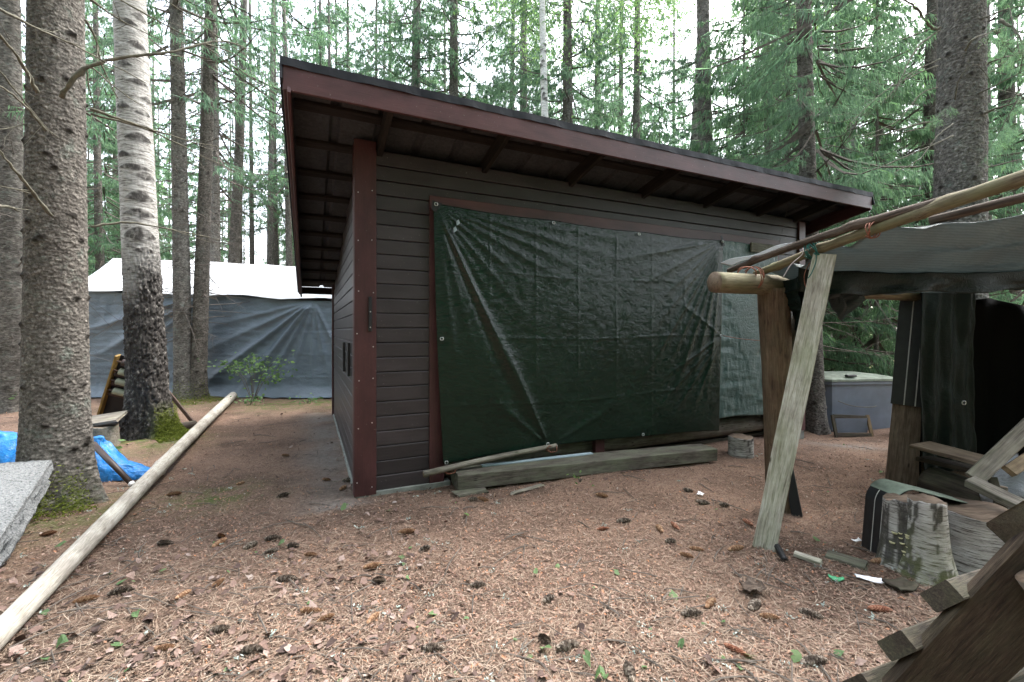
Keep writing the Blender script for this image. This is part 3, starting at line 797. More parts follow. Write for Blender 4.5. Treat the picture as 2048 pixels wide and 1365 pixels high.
SHM = Matrix.Translation(SP1) @ Matrix.Rotation(TH, 4, 'Z')
_tx = np.array([0.68, 1.97, 3.2, 4.534]); _tz = np.array([2.70, 2.672, 2.66, 2.676])
_bx = np.array([0.775, 1.90, 3.18, 4.455]); _bz = np.array([0.225, 0.275, 0.245, 0.195])
def green_fn(u, v):
    tx = np.interp(u, [0, .33, .66, 1], _tx); tz = np.interp(u, [0, .33, .66, 1], _tz) - 0.018 * np.abs(np.sin(u * 3 * math.pi))
    bx = np.interp(u, [0, .33, .66, 1], _bx); bz = np.interp(u, [0, .33, .66, 1], _bz) + 0.012 * np.abs(np.sin(u * 3 * math.pi))
    x = tx + (bx - tx) * v; z = tz + (bz - tz) * v
    x = x + np.where(u < .5, (1 - u * 2) * 0.05 * np.sin(v * math.pi * 1.0) * -0.3, 0)
    h = np.zeros_like(x)
    h += fold(x, z, (0.68, 2.70), (1.92, 0.24), 0.046, 0.012, 0.070, sharp=1.6)
    h -= fold(x, z, (0.68, 2.70), (1.75, 0.24), 0.020, 0.012, 0.07)
    h += fold(x, z, (1.92, 0.26), (1.15, 1.9), 0.035, 0.008, 0.10, sharp=1.3)
    h += fold(x, z, (1.92, 0.26), (1.2, 0.9), 0.02, 0.008, 0.07)
    h += fold(x, z, (1.92, 0.26), (2.9, 0.7), 0.02, 0.008, 0.07)
    for ang, L, am in ((-4, 2.6, .022), (-10, 2.4, .026), (-17, 2.0, .024), (-25, 1.7, .02), (-36, 1.5, .022), (-47, 1.6, .02), (-56, 1.3, .018), (-74, 1.9, .018), (-82, 2.2, .022)):
        a = R(ang); h += fold(x, z, (0.69, 2.69), (0.69 + L * math.cos(a), 2.69 + L * math.sin(a)), am * .62, 0.006, 0.06, sharp=1.6)
    for ang, L, am in ((-98, 2.2, .034), (-106, 2.0, .044), (-113, 2.3, .050), (-120, 2.0, .048), (-127, 2.4, .040), (-135, 1.8, .022), (-143, 1.6, .018), (-155, 1.8, .016), (-168, 2.0, .018)):
        a = R(ang); h += fold(x, z, (4.52, 2.67), (4.52 + L * math.cos(a), 2.67 + L * math.sin(a)), am, 0.006, 0.05, sharp=1.3)
    for ang, L, am in ((-118, 1.2, .022), (-130, 1.5, .024), (-141, 1.7, .02), (-152, 1.3, .02), (150, 1.0, .014)):
        a = R(ang); h += fold(x, z, (4.49, 1.43), (4.49 + L * math.cos(a), 1.43 + L * math.sin(a)), am, 0.006, 0.045, sharp=1.3)
    # packing creases
    for xc in (1.25, 1.77, 2.29, 2.81, 3.33, 3.85): h += 0.009 * np.exp(-np.abs(x - xc) / 0.010) * (.6 + .8 * fbm(np.stack([z * 2.5, x * 0 + xc, x * 0], 1), 2, 48))
    for zc in (0.75, 1.42, 2.08): h += 0.010 * (.6 + .8 * fbm(np.stack([x * 2.5, x * 0 + zc, x * 0], 1), 2, 49)) * np.exp(-np.abs(z - zc - 0.02 * np.sin(x * 2)) / 0.010)
    q = np.stack([x, z, x * 0], 1)
    h += 0.020 * fbm(q * 1.1, 2, 44) + 0.005 * fbm(q * np.array([4, 9, 1]), 3, 45) + 0.0022 * fbm(q * np.array([14, 26, 1]), 2, 47)
    r_ = np.abs(fbm(q * np.array([7, 11, 1]) + 30, 3, 61)); h += 0.006 * np.clip(0.10 - r_, 0, 1) / .10 * (0.5 + 0.5 * fbm(q * 1.5, 2, 62))
    edge = np.minimum(np.minimum(u, 1 - u), np.minimum(v, 1 - v))
    h *= 0.5 * np.clip(edge * 25, 0.25, 1)
    y = -0.050 - np.clip(h + 0.018, 0.002, 1)
    return np.stack([x, y, z], 1)
tg = thing('green_tarp', 'large dark green tarpaulin with eyelets covering the shed doorway', 'tarpaulin', SP1, TH)
sheet('sheet', 330, 210, green_fn, M['tarp_green'], tg)
def grommet(parent, x, y, z, patch=True, rot=None, r=0.015):
    mb = MB(); a = np.linspace(0, 2 * math.pi, 17)
    mb.tube([(r * math.cos(t), 0, r * math.sin(t)) for t in a], 0.0048, 6, False)
    Mx = Matrix.Translation((x, y, z)) @ (rot or Matrix.Identity(4))
    return link('grommet', mb.mesh('grommet', (M['steel'],), True), parent, Mx)
for (gx_, gz_) in ((0.70, 2.685), (1.97, 2.64), (3.12, 2.625), (4.50, 2.655), (0.755, 1.42), (0.80, 0.245), (1.90, 0.30), (3.18, 0.275), (4.47, 1.43)):
    grommet(tg, gx_, -0.088, gz_)
mb = MB(); mb.add([(0.665, -0.083, 2.72), (0.76, -0.083, 2.70), (0.70, -0.083, 2.61), (0.66, -0.083, 2.63), (0.665, -0.079, 2.72), (0.76, -0.079, 2.70), (0.70, -0.079, 2.61), (0.66, -0.079, 2.63)], [(0, 1, 2, 3), (7, 6, 5, 4), (0, 4, 5, 1), (1, 5, 6, 2), (2, 6, 7, 3), (3, 7, 4, 0)])
link('corner_patch', mb.mesh('corner_patch', (M['black'],)), tg)
mb = MB(); mb.add([(4.47, -0.083, 2.73), (4.50, -0.083, 2.73), (4.55, -0.083, 2.60), (4.51, -0.083, 2.60), (4.47, -0.079, 2.73), (4.50, -0.079, 2.73), (4.55, -0.079, 2.60), (4.51, -0.079, 2.60)], [(0, 1, 2, 3), (7, 6, 5, 4), (0, 4, 5, 1), (1, 5, 6, 2), (2, 6, 7, 3), (3, 7, 4, 0)])
link('corner_patch', mb.mesh('corner_patch', (M['black'],)), tg)
for k in range(2):
    q = [(0.868 + .03 * k, -.10, 2.43 + .07 * k), (0.90 + .03 * k, -.105, 2.455 + .07 * k), (0.885 + .03 * k, -.107, 2.49 + .07 * k), (0.865 + .03 * k, -.10, 2.475 + .07 * k)]
    mb = MB(); mb.add(q + [(a, b + .006, c) for a, b, c in q], [(0, 1, 2, 3), (7, 6, 5, 4), (0, 4, 5, 1), (1, 5, 6, 2), (2, 6, 7, 3), (3, 7, 4, 0)])
    link('tape_patch', mb.mesh('tape_patch', (M['strip'],)), tg)

def pale_fn(u, v):
    x = 4.36 + 1.30 * u; z = 2.665 - 2.335 * v + 0.02 * np.sin(u * 5)
    q = np.stack([x, z, x * 0], 1)
    h = 0.012 * fbm(q * np.array([1.5, 1, 1]), 3, 71) + 0.010 * fbm(q * np.array([3, 11, 1]), 3, 72) + 0.008 * fbm(q * np.array([14, 5, 1]), 3, 73)
    h += 0.02 * np.exp(-((u - .55) / .25) ** 2) * np.sin(v * 3)
    return np.stack([x, -0.022 - np.clip(h + .012, 0, .024), z], 1)
tp = sheet('pale_tarp', 110, 170, pale_fn, M['tarp_pale'], None, SHM)
tag(tp, 'pale green woven tarp hanging beside the dark one behind the log post', 'tarpaulin')

def rope(name, pts, r, mat, parent=None, seg=5, sub=6, loc=None):
    """a cord through the points (Catmull-Rom)"""
    p = [np.array(q, float) for q in pts]; p = [2 * p[0] - p[1]] + p + [2 * p[-1] - p[-2]]
    out = []
    for i in range(1, len(p) - 2):
        for k in range(sub):
            t = k / sub
            out.append(0.5 * ((2 * p[i]) + (-p[i - 1] + p[i + 1]) * t + (2 * p[i - 1] - 5 * p[i] + 4 * p[i + 1] - p[i + 2]) * t ** 2 + (-p[i - 1] + 3 * p[i] - 3 * p[i + 1] + p[i + 2]) * t ** 3))
    out.append(p[-2])
    mb = MB(); mb.tube(out, r, seg)
    return link(name, mb.mesh(name, (mat,), True), parent, loc=loc)
o = rope('twine', [SHM @ Vector(q) for q in ((4.48, -0.11, 1.43), (4.8, -0.10, 1.39), (5.2, -0.10, 1.36), (5.6, -0.06, 1.36))], 0.004, M['cord_orange'])
tag(o, 'orange twine stretched across the pale green tarp', 'twine')
# batten lashed to the bottom of the tarp
bt = thing('batten', 'long round stick tied along the lower edge of the green tarp', 'stick', SHM @ Vector((0.6, -0.16, 0.2)))
a_, b_ = SHM @ Vector((0.565, -0.15, 0.185)), SHM @ Vector((1.98, -0.125, 0.285))
log_obj('pole', a_ - bt.location, b_ - bt.location, 0.030, 0.024, (M['grey_wood'], M['end_grain']), bt, 12, 20, 0.012)
for (tt, zz) in ((0.80, .222), (1.90, .295)):
    c = SHM @ Vector((tt, -0.115, zz)) - bt.location
    pts = [c + Vector((0.05 * math.cos(k * 1.7) * SU.x + .006 * k * SU.x, 0.04 * math.cos(k * 1.7) * SU.y - .036 * math.sin(k * 1.2) - .01, 0.036 * math.sin(k * 1.7) - .03)) for k in range(10)]
    rope('twine', pts, 0.004, M['cord_orange'], bt)

# old log in the doorway, mossy sleeper and scraps in front
o = log_obj('doorway_log', SHM @ Vector((0.84, 0.22, 0.15)), SHM @ Vector((5.55, 0.20, 0.16)), 0.135, 0.125, (M['grey_wood'], M['end_grain']), None, 24, 50, 0.01, 0.06)
tag(o, 'thick grey log lying in the doorway under the green tarp', 'log')
beam = plank('mossy_sleeper', G(907, 988) + Vector((-.01, .13, .10)), G(1428, 925) + Vector((0, .14, .085)), 0.27, 0.135, M['moss_beam'], None, (0, 0, 1), 0.008, 0.035, 40)
tag(beam, 'heavy mossy timber lying on the needles in front of the shed', 'timber')
o = plank('pale_strip', G(953, 985) + Vector((.03, .24, .172)), G(1182, 950) + Vector((.04, .20, .168)), 0.045, 0.016, M['strip'], None, (0, 0, 1), .003, .05, 14)
tag(o, 'pale blue narrow strip lying on top of the mossy timber', 'strip')
o = plank('flat_wood_piece', G(912, 992) + Vector((0, 0, .018)), G(972, 982) + Vector((0, 0, .02)), 0.13, 0.03, M['moss_beam'], None, (0, 0, 1), .006, .15, 6)
tag(o, 'short flat wood piece under the left end of the mossy timber', 'board')
o = plank('bark_splinter', G(1028, 989) + Vector((0, 0, .014)), G(1084, 973) + Vector((0, 0, .014)), 0.05, 0.016, M['grey_wood'], None, (0, 0, 1), .005, .3, 8)
tag(o, 'grey splinter of wood lying before the mossy timber', 'splinter')

# ------------------------------------------------------------------ grey tarp tent behind
tent = thing('tarp_tent', 'long grey tarpaulin tent with a white roof behind the spruces', 'tent', (-6.5, 9.9, 0))
TX0, TX1, TY = -3.4, 4.3, 0.0       # local: front wall at y = 0
def t_eave(u): return 2.44 - 0.32 * u
def t_ridge(u): return 3.42 - 0.42 * u
def tent_wall(u, v):
    x = TX0 + (TX1 - TX0) * u; zt = t_eave(u) - 0.05 * np.abs(np.sin(u * 7)); z = zt * (1 - v) + 0.0 * v
    px_, pz_ = x, z
    h = np.zeros_like(x)
    xr = 2.05
    for ang, L, am, w in ((-128, 2.9, .16, .17), (-142, 3.6, .13, .15), (-118, 2.5, .10, .10), (-105, 2.2, .07, .08), (-90, 2.1, .05, .07), (-78, 2.1, .06, .08), (-64, 2.2, .06, .09), (-155, 3.0, .07, .14), (-166, 2.6, .05, .10)):
        a = R(ang); h += fold(px_, pz_, (xr, 2.16), (xr + L * math.cos(a), 2.16 + L * math.sin(a)), am, .015, w, sharp=1.5)
    for ang, L, am, w in ((-150, 3.0, .12, .14), (-163, 3.2, .10, .12), (-138, 2.4, .08, .10)):
        a = R(ang); h += fold(px_, pz_, (-0.4, 2.3), (-0.4 + L * math.cos(a), 2.3 + L * math.sin(a)), am, .02, w, sharp=1.5)
    q = np.stack([x, z, x * 0], 1)
    h += 0.05 * fbm(q * np.array([.8, .8, 1]), 2, 81) + 0.02 * fbm(q * np.array([6, 2, 1]), 3, 82) + 0.012 * fbm(q * np.array([4, 14, 1]), 3, 83)
    for zc in (.45, .95, 1.45, 1.9): h += 0.010 * np.exp(-np.abs(z - zc) / 0.014)
    flare = np.clip((v - .86) / .14, 0, 1)
    y = -h * .75 * np.clip(v * 12, 0, 1) - 0.10 * v - 0.22 * flare ** 2 - .02
    return np.stack([x, y, np.maximum(z, 0.012 + 0.03 * flare * (1 + fbm(q * 3, 2, 84)))], 1)
sheet('front_wall', 260, 110, tent_wall, M['tarp_tent'], tent)
def tent_roof(u, v):
    x = TX0 - 0.05 + (TX1 - TX0 + .05) * u
    x = x - 0.75 * v * np.clip(1 - u * 6, 0, 1)
    z = t_eave(u) + 0.01 + (t_ridge(u) - t_eave(u)) * v - 0.07 * np.sin(v * math.pi)
    z -= 0.03 * np.clip(1 - v * 9, 0, 1) * (1 + np.sin(u * 23))
    q = np.stack([x, v * 2, x * 0], 1)
    z += 0.025 * fbm(q * 1.5, 3, 91) * (1 - .3 * v)
    y = -0.10 + 2.0 * v
    return np.stack([x, y, z], 1)
sheet('roof', 130, 40, tent_roof, M['tarp_white'], tent, thick=.006, nrm=(0, 0, -1))
def tent_back(u, v):
    x = TX0 - 0.8 * np.clip(1 - u * 6, 0, 1) + (TX1 - TX0) * u
    return np.stack([x, 1.92 + 1.9 * v, t_ridge(u) * (1 - v) + 2.2 * v - .02], 1)
sheet('roof', 40, 10, tent_back, M['tarp_white'], tent, thick=.006, nrm=(0, 0, -1))
def tent_end(u, v):
    y = 0.05 + 3.7 * u; zt = 2.40 + 0.95 * (1 - np.abs(u - .5) * 2)
    x = TX0 - 0.05 - 0.75 * (1 - np.abs(u - .5) * 2) * (1 - v) + 0.03 * np.sin(u * 25)
    return np.stack([x, y, zt * (1 - v) + .02], 1)
sheet('end_wall', 40, 30, tent_end, M['tarp_tent'], tent, nrm=(1, 0, 0))
def tent_rear(u, v):
    x = TX0 + (TX1 - TX0) * u
    return np.stack([x, 3.75 + 0.04 * np.sin(u * 40), 2.2 * (1 - v) + .02], 1)
sheet('back_wall', 60, 10, tent_rear, M['tarp_tent'], tent)

# ------------------------------------------------------------------ log lean-to on the right
BD = Vector((0.95, 0.312, 0)).normalized(); RD = Vector((0.312, -0.95, 0)).normalized()
lean = thing('log_lean_to', 'rough log lean-to roofed with sagging tarpaulin at the right', 'lean-to', (2.23, 3.72, 0))
LO = Vector((2.23, 3.72, 0))
def L_(v): return Vector(v) - LO
log_obj('post', L_((2.27, 3.74, -0.05)), L_((2.20, 3.70, 1.85)), 0.105, 0.118, (M['peeled'], M['end_grain']), lean, 26, 50, 0.02, 0.10, 6)
b0 = Vector((1.615, 3.51, 1.885)); b1 = b0 + BD * 2.62; b1.z = 1.87
log_obj('beam', L_(b0), L_(b1), 0.083, 0.088, (M['yellow_log'], M['end_grain']), lean, 26, 50, 0.0, 0.07, 7)
log_obj('brace', L_((2.28, 3.80, 1.08)), L_((2.62, 3.86, 1.80)), 0.055, 0.06, (M['dark_wood'], M['end_grain']), lean, 14, 16, 0.01, 0.1)
p0 = Vector((2.07, 3.74, 1.975)); p1 = p0 + RD * 2.15; p1.z = 2.335
log_obj('rafter_pole', L_(p0), L_(p1), 0.030, 0.043, (M['yellow_log'], M['end_grain']), lean, 16, 50, 0.03, 0.07, 8)
q0 = Vector((1.90, 3.86, 2.02)); q1 = Vector((2.52, 2.42, 2.255))
log_obj('rafter_pole', L_(q0), L_(q1), 0.022, 0.030, (M['bark_pole'], M['end_grain']), lean, 14, 60, 0.03, 0.25, 8)
log_obj('rafter_pole', L_((2.75, 2.9, 2.22)), L_((3.6, 1.9, 2.42)), 0.03, 0.03, (M['bark_pole'], M['end_grain']), lean, 12, 30, 0.0, 0.1)
for k in range(6):                                   # curling strips of bark on the old pole
    s_ = 0.12 + 0.13 * k; c = q0.lerp(q1, s_) + Vector((0, 0, 0.028)); d = (q1 - q0).normalized()
    mb = MB(); pts = [c + d * (t * 0.2) + Vector((0.006 * math.sin(t * 5 + k), 0, 0.018 * math.sin(t * 3 + k) - .004)) for t in np.linspace(0, 1, 7)]
    mb.tube([tuple(L_(p)) for p in pts], np.array([.004, .013, .016, .014, .012, .009, .003]), 5, True, 0.4, .3)
    link('bark_strip', mb.mesh('bark_strip', (M['bark_pole'],)), lean)
# second post: board with a black runner screwed to it
pa, pb_ = Vector((3.77, 4.24, -0.03)), Vector((3.97, 4.26, 1.90))
plank('post', L_(pa), L_(pb_), 0.27, 0.06, M['brown_wood'], lean, (-.62, -.77, 0.1), .006, .02, 12)
nrm = Vector((-.62, -.77, 0.07)).normalized(); ax = (pb_ - pa).normalized(); wd = ax.cross(nrm).normalized()
def strip_on(name, f0, f1, w, off, lift, t, mat, parent):
    a = pa.lerp(pb_, f0) + wd * off + nrm * lift; b = pa.lerp(pb_, f1) + wd * off + nrm * lift
    return plank(name, L_(a), L_(b), w, t, mat, parent, nrm, .002, 0.01, 20)
rn = strip_on('runner', 0.415, 0.985, 0.285, -0.012, 0.044, 0.016, M['ski'], lean)
for off in (-0.055, 0.025): strip_on('runner_line', 0.416, 0.984, 0.009, off, 0.0535, 0.003, M['line'], lean)
# roof tarp: sagging between the pole and the right
def lean_roof(u, v):
    s = 1.06 - 0.93 * v
    bx = p0.x + RD.x * s + 0.985 * 3.5 * u; by = p0.y + RD.y * s + 0.17 * 3.5 * u
    z = 1.955 + 0.155 * s + 0.48 * u * (1 - v) + 0.05 * u - 0.11 * np.sin(np.clip(u, 0, 1) * math.pi) ** .8 * (0.35 + 0.65 * np.sin(v * math.pi))
    q = np.stack([u * 3, v * 1.3, u * 0], 1)
    z += 0.045 * fbm(q * 2.0, 3, 101) + 0.045 * np.sin(v * 15 + u * 6 + 2 * fbm(q, 2, 103)) * np.exp(-u * 1.2) + 0.018 * fbm(q * np.array([3, 8, 1]), 3, 104)
    z -= 0.10 * np.clip((v - .72) / .28, 0, 1) ** 1.5 * np.clip(u * 6, 0, 1)
    z += np.clip(0.06 - u, 0, 1) * .9 * np.clip(1 - v * .8, 0, 1)
    return np.stack([bx - LO.x, by - LO.y, z], 1)
sheet('roof_tarp', 120, 70, lean_roof, M['tarp_lean'], lean, thick=.004, nrm=(0, 0, 1))
# white flap of the tarp lying over the poles
def flap(u, v):
    a = q0.lerp(q1, 0.02); b = q0.lerp(q1, 0.42)
    c = np.stack([a[i] + (b[i] - a[i]) * u for i in range(3)], 1) if False else np.array(a)[None, :] + (np.array(b) - np.array(a))[None, :] * u[:, None]
    w = 0.09 * (1 - u) ** .7 + .01
    c[:, 0] += -0.045 * v * 1.0 - .005; c[:, 1] += 0.10 * v; c[:, 2] += 0.040 + 0.012 * np.sin(u * 9) + w * v * 0.42 - 0.01
    return c - np.array(LO)[None, :]
sheet('tarp_flap', 30, 8, flap, M['tarp_white'], lean, thick=.004, nrm=(0, 0, 1))
# crumpled tarp gathered at the head of the post
def crumple(cx, cy, cz, w, h, seed, sway):
    def fn(u, v):
        q = np.stack([u * 3, v * 3, u * 0 + seed], 1)
        x = cx + (u - .5) * w * (1 - .45 * v) + sway * v + 0.05 * fbm(q, 3, seed)
        y = cy - 0.05 + 0.09 * np.sin(u * 9 + seed) + 0.06 * fbm(q * 1.4, 3, seed + 1)
        z = cz - h * v * (0.75 + .25 * np.cos(u * 7 + seed)) + 0.04 * fbm(q * 1.3, 3, seed + 2)
        return np.stack([x - LO.x, y - LO.y, z], 1)
    return fn
sheet('tarp_fold', 44, 44, crumple(2.44, 3.72, 1.93, 0.30, 0.42, 3, 0.05), M['tarp_lean'], lean)
sheet('tarp_fold', 44, 44, crumple(2.30, 3.60, 1.90, 0.16, 0.46, 9, 0.02), M['tarp_dark'], lean)
sheet('tarp_fold', 44, 44, crumple(2.60, 3.70, 1.98, 0.40, 0.40, 14, 0.12), M['tarp_lean'], lean)
# dark hem hanging from the back edge of the roof tarp
def hem(u, v):
    p = lean_roof(0.02 + 0.98 * u, 0.80 + 0 * v)
    q = np.stack([u * 6, v * 2, u * 0], 1)
    p[:, 2] += -0.012 - v * (0.20 - 0.07 * u) + 0.02 * fbm(q * 1.3, 2, 7) * v; p[:, 1] += -.02 + 0.03 * np.sin(u * 34 + 2 * fbm(q, 2, 8)) * v
    return p
hm = sheet('hanging_hem', 120, 14, hem, M['tarp_dark'], lean)
gc = L_(P(1724, 526, 3.60)); grommet(lean, gc.x, gc.y, gc.z - .01, r=.016)
# lashings
def lash(c, rad, mat, turns=3, axis=(1, 0, 0), r=0.004, nm='lashing'):
    c = Vector(c); ax = Vector(axis).normalized(); u_ = ax.orthogonal().normalized(); v_ = ax.cross(u_)
    pts = [c + ax * (0.012 * t / 6.28 + .006 * math.sin(t * 2.3)) + (u_ * math.cos(t) + v_ * math.sin(t)) * rad for t in np.arange(0, turns * 6.28, 0.6)]
    return rope(nm, [tuple(L_(p)) for p in pts], r, mat, lean, 5, 2)
lash((1.96, 3.60, 1.925), 0.095, M['cord_orange'], 2.4, BD)
lash((1.92, 3.60, 1.955), 0.07, M['cord_orange'], 2.0, (0.3, .6, .7))
lash(p0 + RD * 0.50 + Vector((-.02, 0, 0.115)), 0.062, M['cord_green'], 4, RD, .005)
lash(p0 + RD * 0.53 + Vector((-.02, 0, 0.115)), 0.066, M['cord_green'], 2.5, (0.6, -.6, .4), .005)
c0 = p0 + RD * 0.50 + Vector((-0.02, -.07, 0.10))
rope('cord_end', [tuple(L_(c0)), tuple(L_(c0 + Vector((-.02, -.03, -.08)))), tuple(L_(c0 + Vector((-.05, -.03, -.16)))), tuple(L_(c0 + Vector((-.07, -.02, -.20))))], .004, M['cord_green'], lean)
c0 = P(1605, 505, 3.3); rope('cord_end', [tuple(L_(P(*q))) for q in ((1606, 497, 3.32), (1604, 510, 3.3), (1582, 530, 3.3), (1566, 556, 3.3))], .004, M['cord_grey'], lean)
rope('cord_end', [tuple(L_(P(*q))) for q in ((1622, 522, 3.3), (1610, 545, 3.3), (1609, 565, 3.3), (1615, 582, 3.3))], .003, M['cord_orange'], lean)
lash(p0 + RD * 0.93 + Vector((-.04, 0, 0.17)), 0.05, M['cord_orange'], 3, RD, .004)

# prop board leaning against the pole
pr = plank('prop_board', (1.735, 3.03, -0.01), (2.262, 3.185, 2.045), 0.142, 0.048, M['prop_wood'], None, (-.52, -.84, .2), .004, .015, 30, .004)
tag(pr, 'pale mossy board propped diagonally against the lean-to pole', 'board')
o = plank('dark_slab', (2.335, 3.60, -0.02), (2.26, 3.80, 0.95), 0.075, 0.03, M['black'], None, (-.55, -.8, 0), .005, .05, 14)
tag(o, 'dark narrow slab leaning against the foot of the log post', 'slab')
o = rope('dark_root', [G(1540, 1088) + Vector((0.02, 0.05, .03)), G(1552, 1100) + Vector((0, 0, .035)), G(1560, 1112) + Vector((0, 0, .03)), G(1570, 1124) + Vector((0, 0, .01))], 0.020, M['black'], None, 8)
tag(o, 'short black piece of pipe at the foot of the prop board', 'pipe')

# dark shelter behind the lean-to
sh = thing('tarp_shelter', 'black interior shelter hung with dark green tarpaulin walls', 'shelter', (4.4, 4.3, 0))
SO = Vector((4.4, 4.3, 0))
def wall_fn(a, b, zt0, zt1, zb, amp, seed, bulge=0.0):
    def fn(u, v):
        x = a[0] + (b[0] - a[0]) * u; y = a[1] + (b[1] - a[1]) * u
        q = np.stack([u * 3, v * 3, u * 0], 1)
        n_ = np.array([-(b[1] - a[1]), b[0] - a[0]]); n_ = n_ / np.hypot(*n_)
        d = amp * (np.sin(u * 22 + seed + 2 * v) * .5 + fbm(q * 1.5, 3, seed))
        x = x + n_[0] * d - bulge * np.sin(v * math.pi) * (1 - u); y = y + n_[1] * d
        zt = zt0 + (zt1 - zt0) * u; z = zt + (zb - zt) * v
        return np.stack([x - SO.x, y - SO.y, z], 1)
    return fn
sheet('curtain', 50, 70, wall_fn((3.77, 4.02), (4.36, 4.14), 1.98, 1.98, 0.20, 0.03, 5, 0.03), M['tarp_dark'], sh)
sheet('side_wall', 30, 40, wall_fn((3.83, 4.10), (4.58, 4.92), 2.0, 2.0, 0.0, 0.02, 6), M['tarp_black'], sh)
def back_fn(u, v):
    x = 4.56 + 1.9 * u; zt = np.interp(u, [0, .22, .42, .75, 1], [1.80, 1.815, 1.865, 1.70, 1.68])
    return np.stack([x - SO.x, 4.93 + 0.02 * np.sin(u * 30) - SO.y, zt * (1 - v)], 1)
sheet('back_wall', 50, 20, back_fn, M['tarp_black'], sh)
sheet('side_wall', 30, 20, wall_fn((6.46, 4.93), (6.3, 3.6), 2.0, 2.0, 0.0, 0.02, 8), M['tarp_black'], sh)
def sroof(u, v):
    x = 3.75 + 2.75 * u; y = 3.72 + 1.24 * v + 0.3 * (1 - u) * (1 - v)
    return np.stack([x - SO.x, y - SO.y, 2.045 + 0.02 * np.sin(u * 20) - .02 * v], 1)
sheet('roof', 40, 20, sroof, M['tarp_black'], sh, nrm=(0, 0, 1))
gcx = P(1928, 806, 4.08) - SO; grommet(sh, gcx.x, gcx.y, gcx.z, r=.018)

# bench and boards in front of the shelter
bn = thing('plank_bench', 'low rough plank bench on a dark log before the shelter', 'bench', (3.75, 3.75, 0))
BO = Vector((3.75, 3.75, 0))
plank('seat', P(1835, 889, 3.98) - BO, P(1985, 927, 3.44) - BO, 0.20, 0.035, M['brown_wood'], bn, (-.1, -.1, 1), .008, .08, 14)
plank('lower_board', P(1845, 917, 3.97) - BO, P(1975, 946, 3.52) - BO, 0.16, 0.04, M['dark_wood'], bn, (0, 0, 1), .008, .06, 10)
log_obj('log', Vector((3.72, 3.90, .135)) - BO, Vector((3.80, 3.38, .13)) - BO, 0.15, 0.14, (M['dark_wood'], M['end_grain']), bn, 18, 14, 0, .08)
cf = thing('broken_frame', 'broken grey wooden frame of two boards before the dark shelter', 'frame', (3.2, 2.95, 0))
CO = Vector((3.2, 2.95, 0))
plank('board', P(1948, 958, 2.98) - CO, P(2110, 805, 3.05) - CO, 0.10, 0.03, M['grey_wood'], cf, (-.5, -.8, .3), .004, .03, 14)
plank('board', P(1938, 962, 2.96) - CO, P(2090, 1035, 2.62) - CO, 0.09, 0.05, M['grey_wood'], cf, (-.2, -.3, 1), .004, .04, 14)
plank('board', P(1985, 958, 3.02) - CO, P(2000, 1010, 2.92) - CO, 0.05, 0.05, M['dark_wood'], cf, (-.6, -.7, 0), .004, .03, 6)
log_obj('leg', Vector((3.30, 2.97, 0)) - CO, Vector((3.32, 2.99, 0.44)) - CO, .035, .035, (M['dark_wood'], M['end_grain']), cf, 10, 6)
log_obj('leg', Vector((3.14, 2.70, 0)) - CO, Vector((3.15, 2.72, 0.24)) - CO, .03, .03, (M['dark_wood'], M['end_grain']), cf, 10, 6)
o = plank('yellow_board', (3.52, 3.12, 0.50), (4.05, 3.35, 0.60), 0.08, 0.03, M['orange_wood'], None, (-.4, -.8, .5), .004, .03, 8)
tag(o, 'yellowish board end lying behind the broken frame', 'board')
def bag(u, v):
    th = u * 2 * math.pi; r_ = 0.27 * np.sin(np.clip(v, 0.02, .98) * math.pi) ** .6
    q = np.stack([np.cos(th) * 1.5, np.sin(th) * 1.5, v * 3], 1)
    r_ = r_ * (1 + .25 * fbm(q * 1.6, 3, 121))
    return np.stack([3.86 + r_ * np.cos(th), 3.30 + r_ * np.sin(th) * .8, 0.02 + 0.52 * (1 - v) * (1 + .1 * fbm(q, 2, 3))], 1)
o = sheet('plastic_sack', 50, 30, bag, M['plastic_bag'], thick=0)
tag(o, 'crumpled grey plastic sack behind the broken frame', 'sack')
# low mound of litter the boards stand on is part of the ground

# curved black runner bent over the birch stump
def runner_path(k):
    """centre line: down to the ground on the left, over the bend, flat to the right"""
    base = np.array([2.455, 2.955]); h = np.array([0.95, 0.05])
    pts = []
    for t in np.linspace(0, 1, k):
        if t < 0.42: s, z = -0.02 + 0.03 * (t / .42), 0.0 + 0.32 * (t / .42)
        elif t < 0.62:
            a = (t - .42) / .20 * (math.pi / 2 + .15); s, z = 0.01 + 0.14 * (1 - math.cos(a)), 0.32 + 0.14 * math.sin(a)
        else: f = (t - .62) / .38; s, z = 0.17 + 0.52 * f, 0.457 - 0.13 * f
        pts.append((base[0] + h[0] * s, base[1] + h[1] * s, z))
    return np.array(pts)
rp = runner_path(60)
wdir = np.array([-0.05, 0.95, 0]) / 0.951
def runner_fn(u, v):
    i = np.clip((u * 59).round().astype(int), 0, 59)
    w = 0.215 * np.where(u > .86, np.clip((1 - u) / .14, 0.03, 1) ** .6, 1.0)
    return rp[i] + wdir[None, :] * ((v - .5) * w)[:, None]
cr = thing('bent_runner', 'black runner strip bent over beside the birch stump', 'runner', (2.46, 2.95, 0))
cr.location = (0, 0, 0)
sheet('strip', 60, 5, runner_fn, M['ski'], cr, thick=0.0)
def runner_top(u, v):
    u2 = 0.50 + 0.49 * u
    return runner_fn(u2, v * .98 + .01) + np.stack([-.004 * (u < .2), u * 0, u * 0 + .006], 1)
sheet('upper_face', 34, 5, runner_top, M['ski_top'], cr, thick=0.004, nrm=(0, 0, -1))
for vo_ in (0.36, 0.64):
    def ln(u, v, vo_=vo_): 
        p = runner_fn(u * .56, np.full_like(u, vo_) + (v - .5) * .03); p[:, 0] -= .004; p[:, 1] -= 0.001; return p
    sheet('runner_line', 34, 2, ln, M['line'], cr, thick=0)

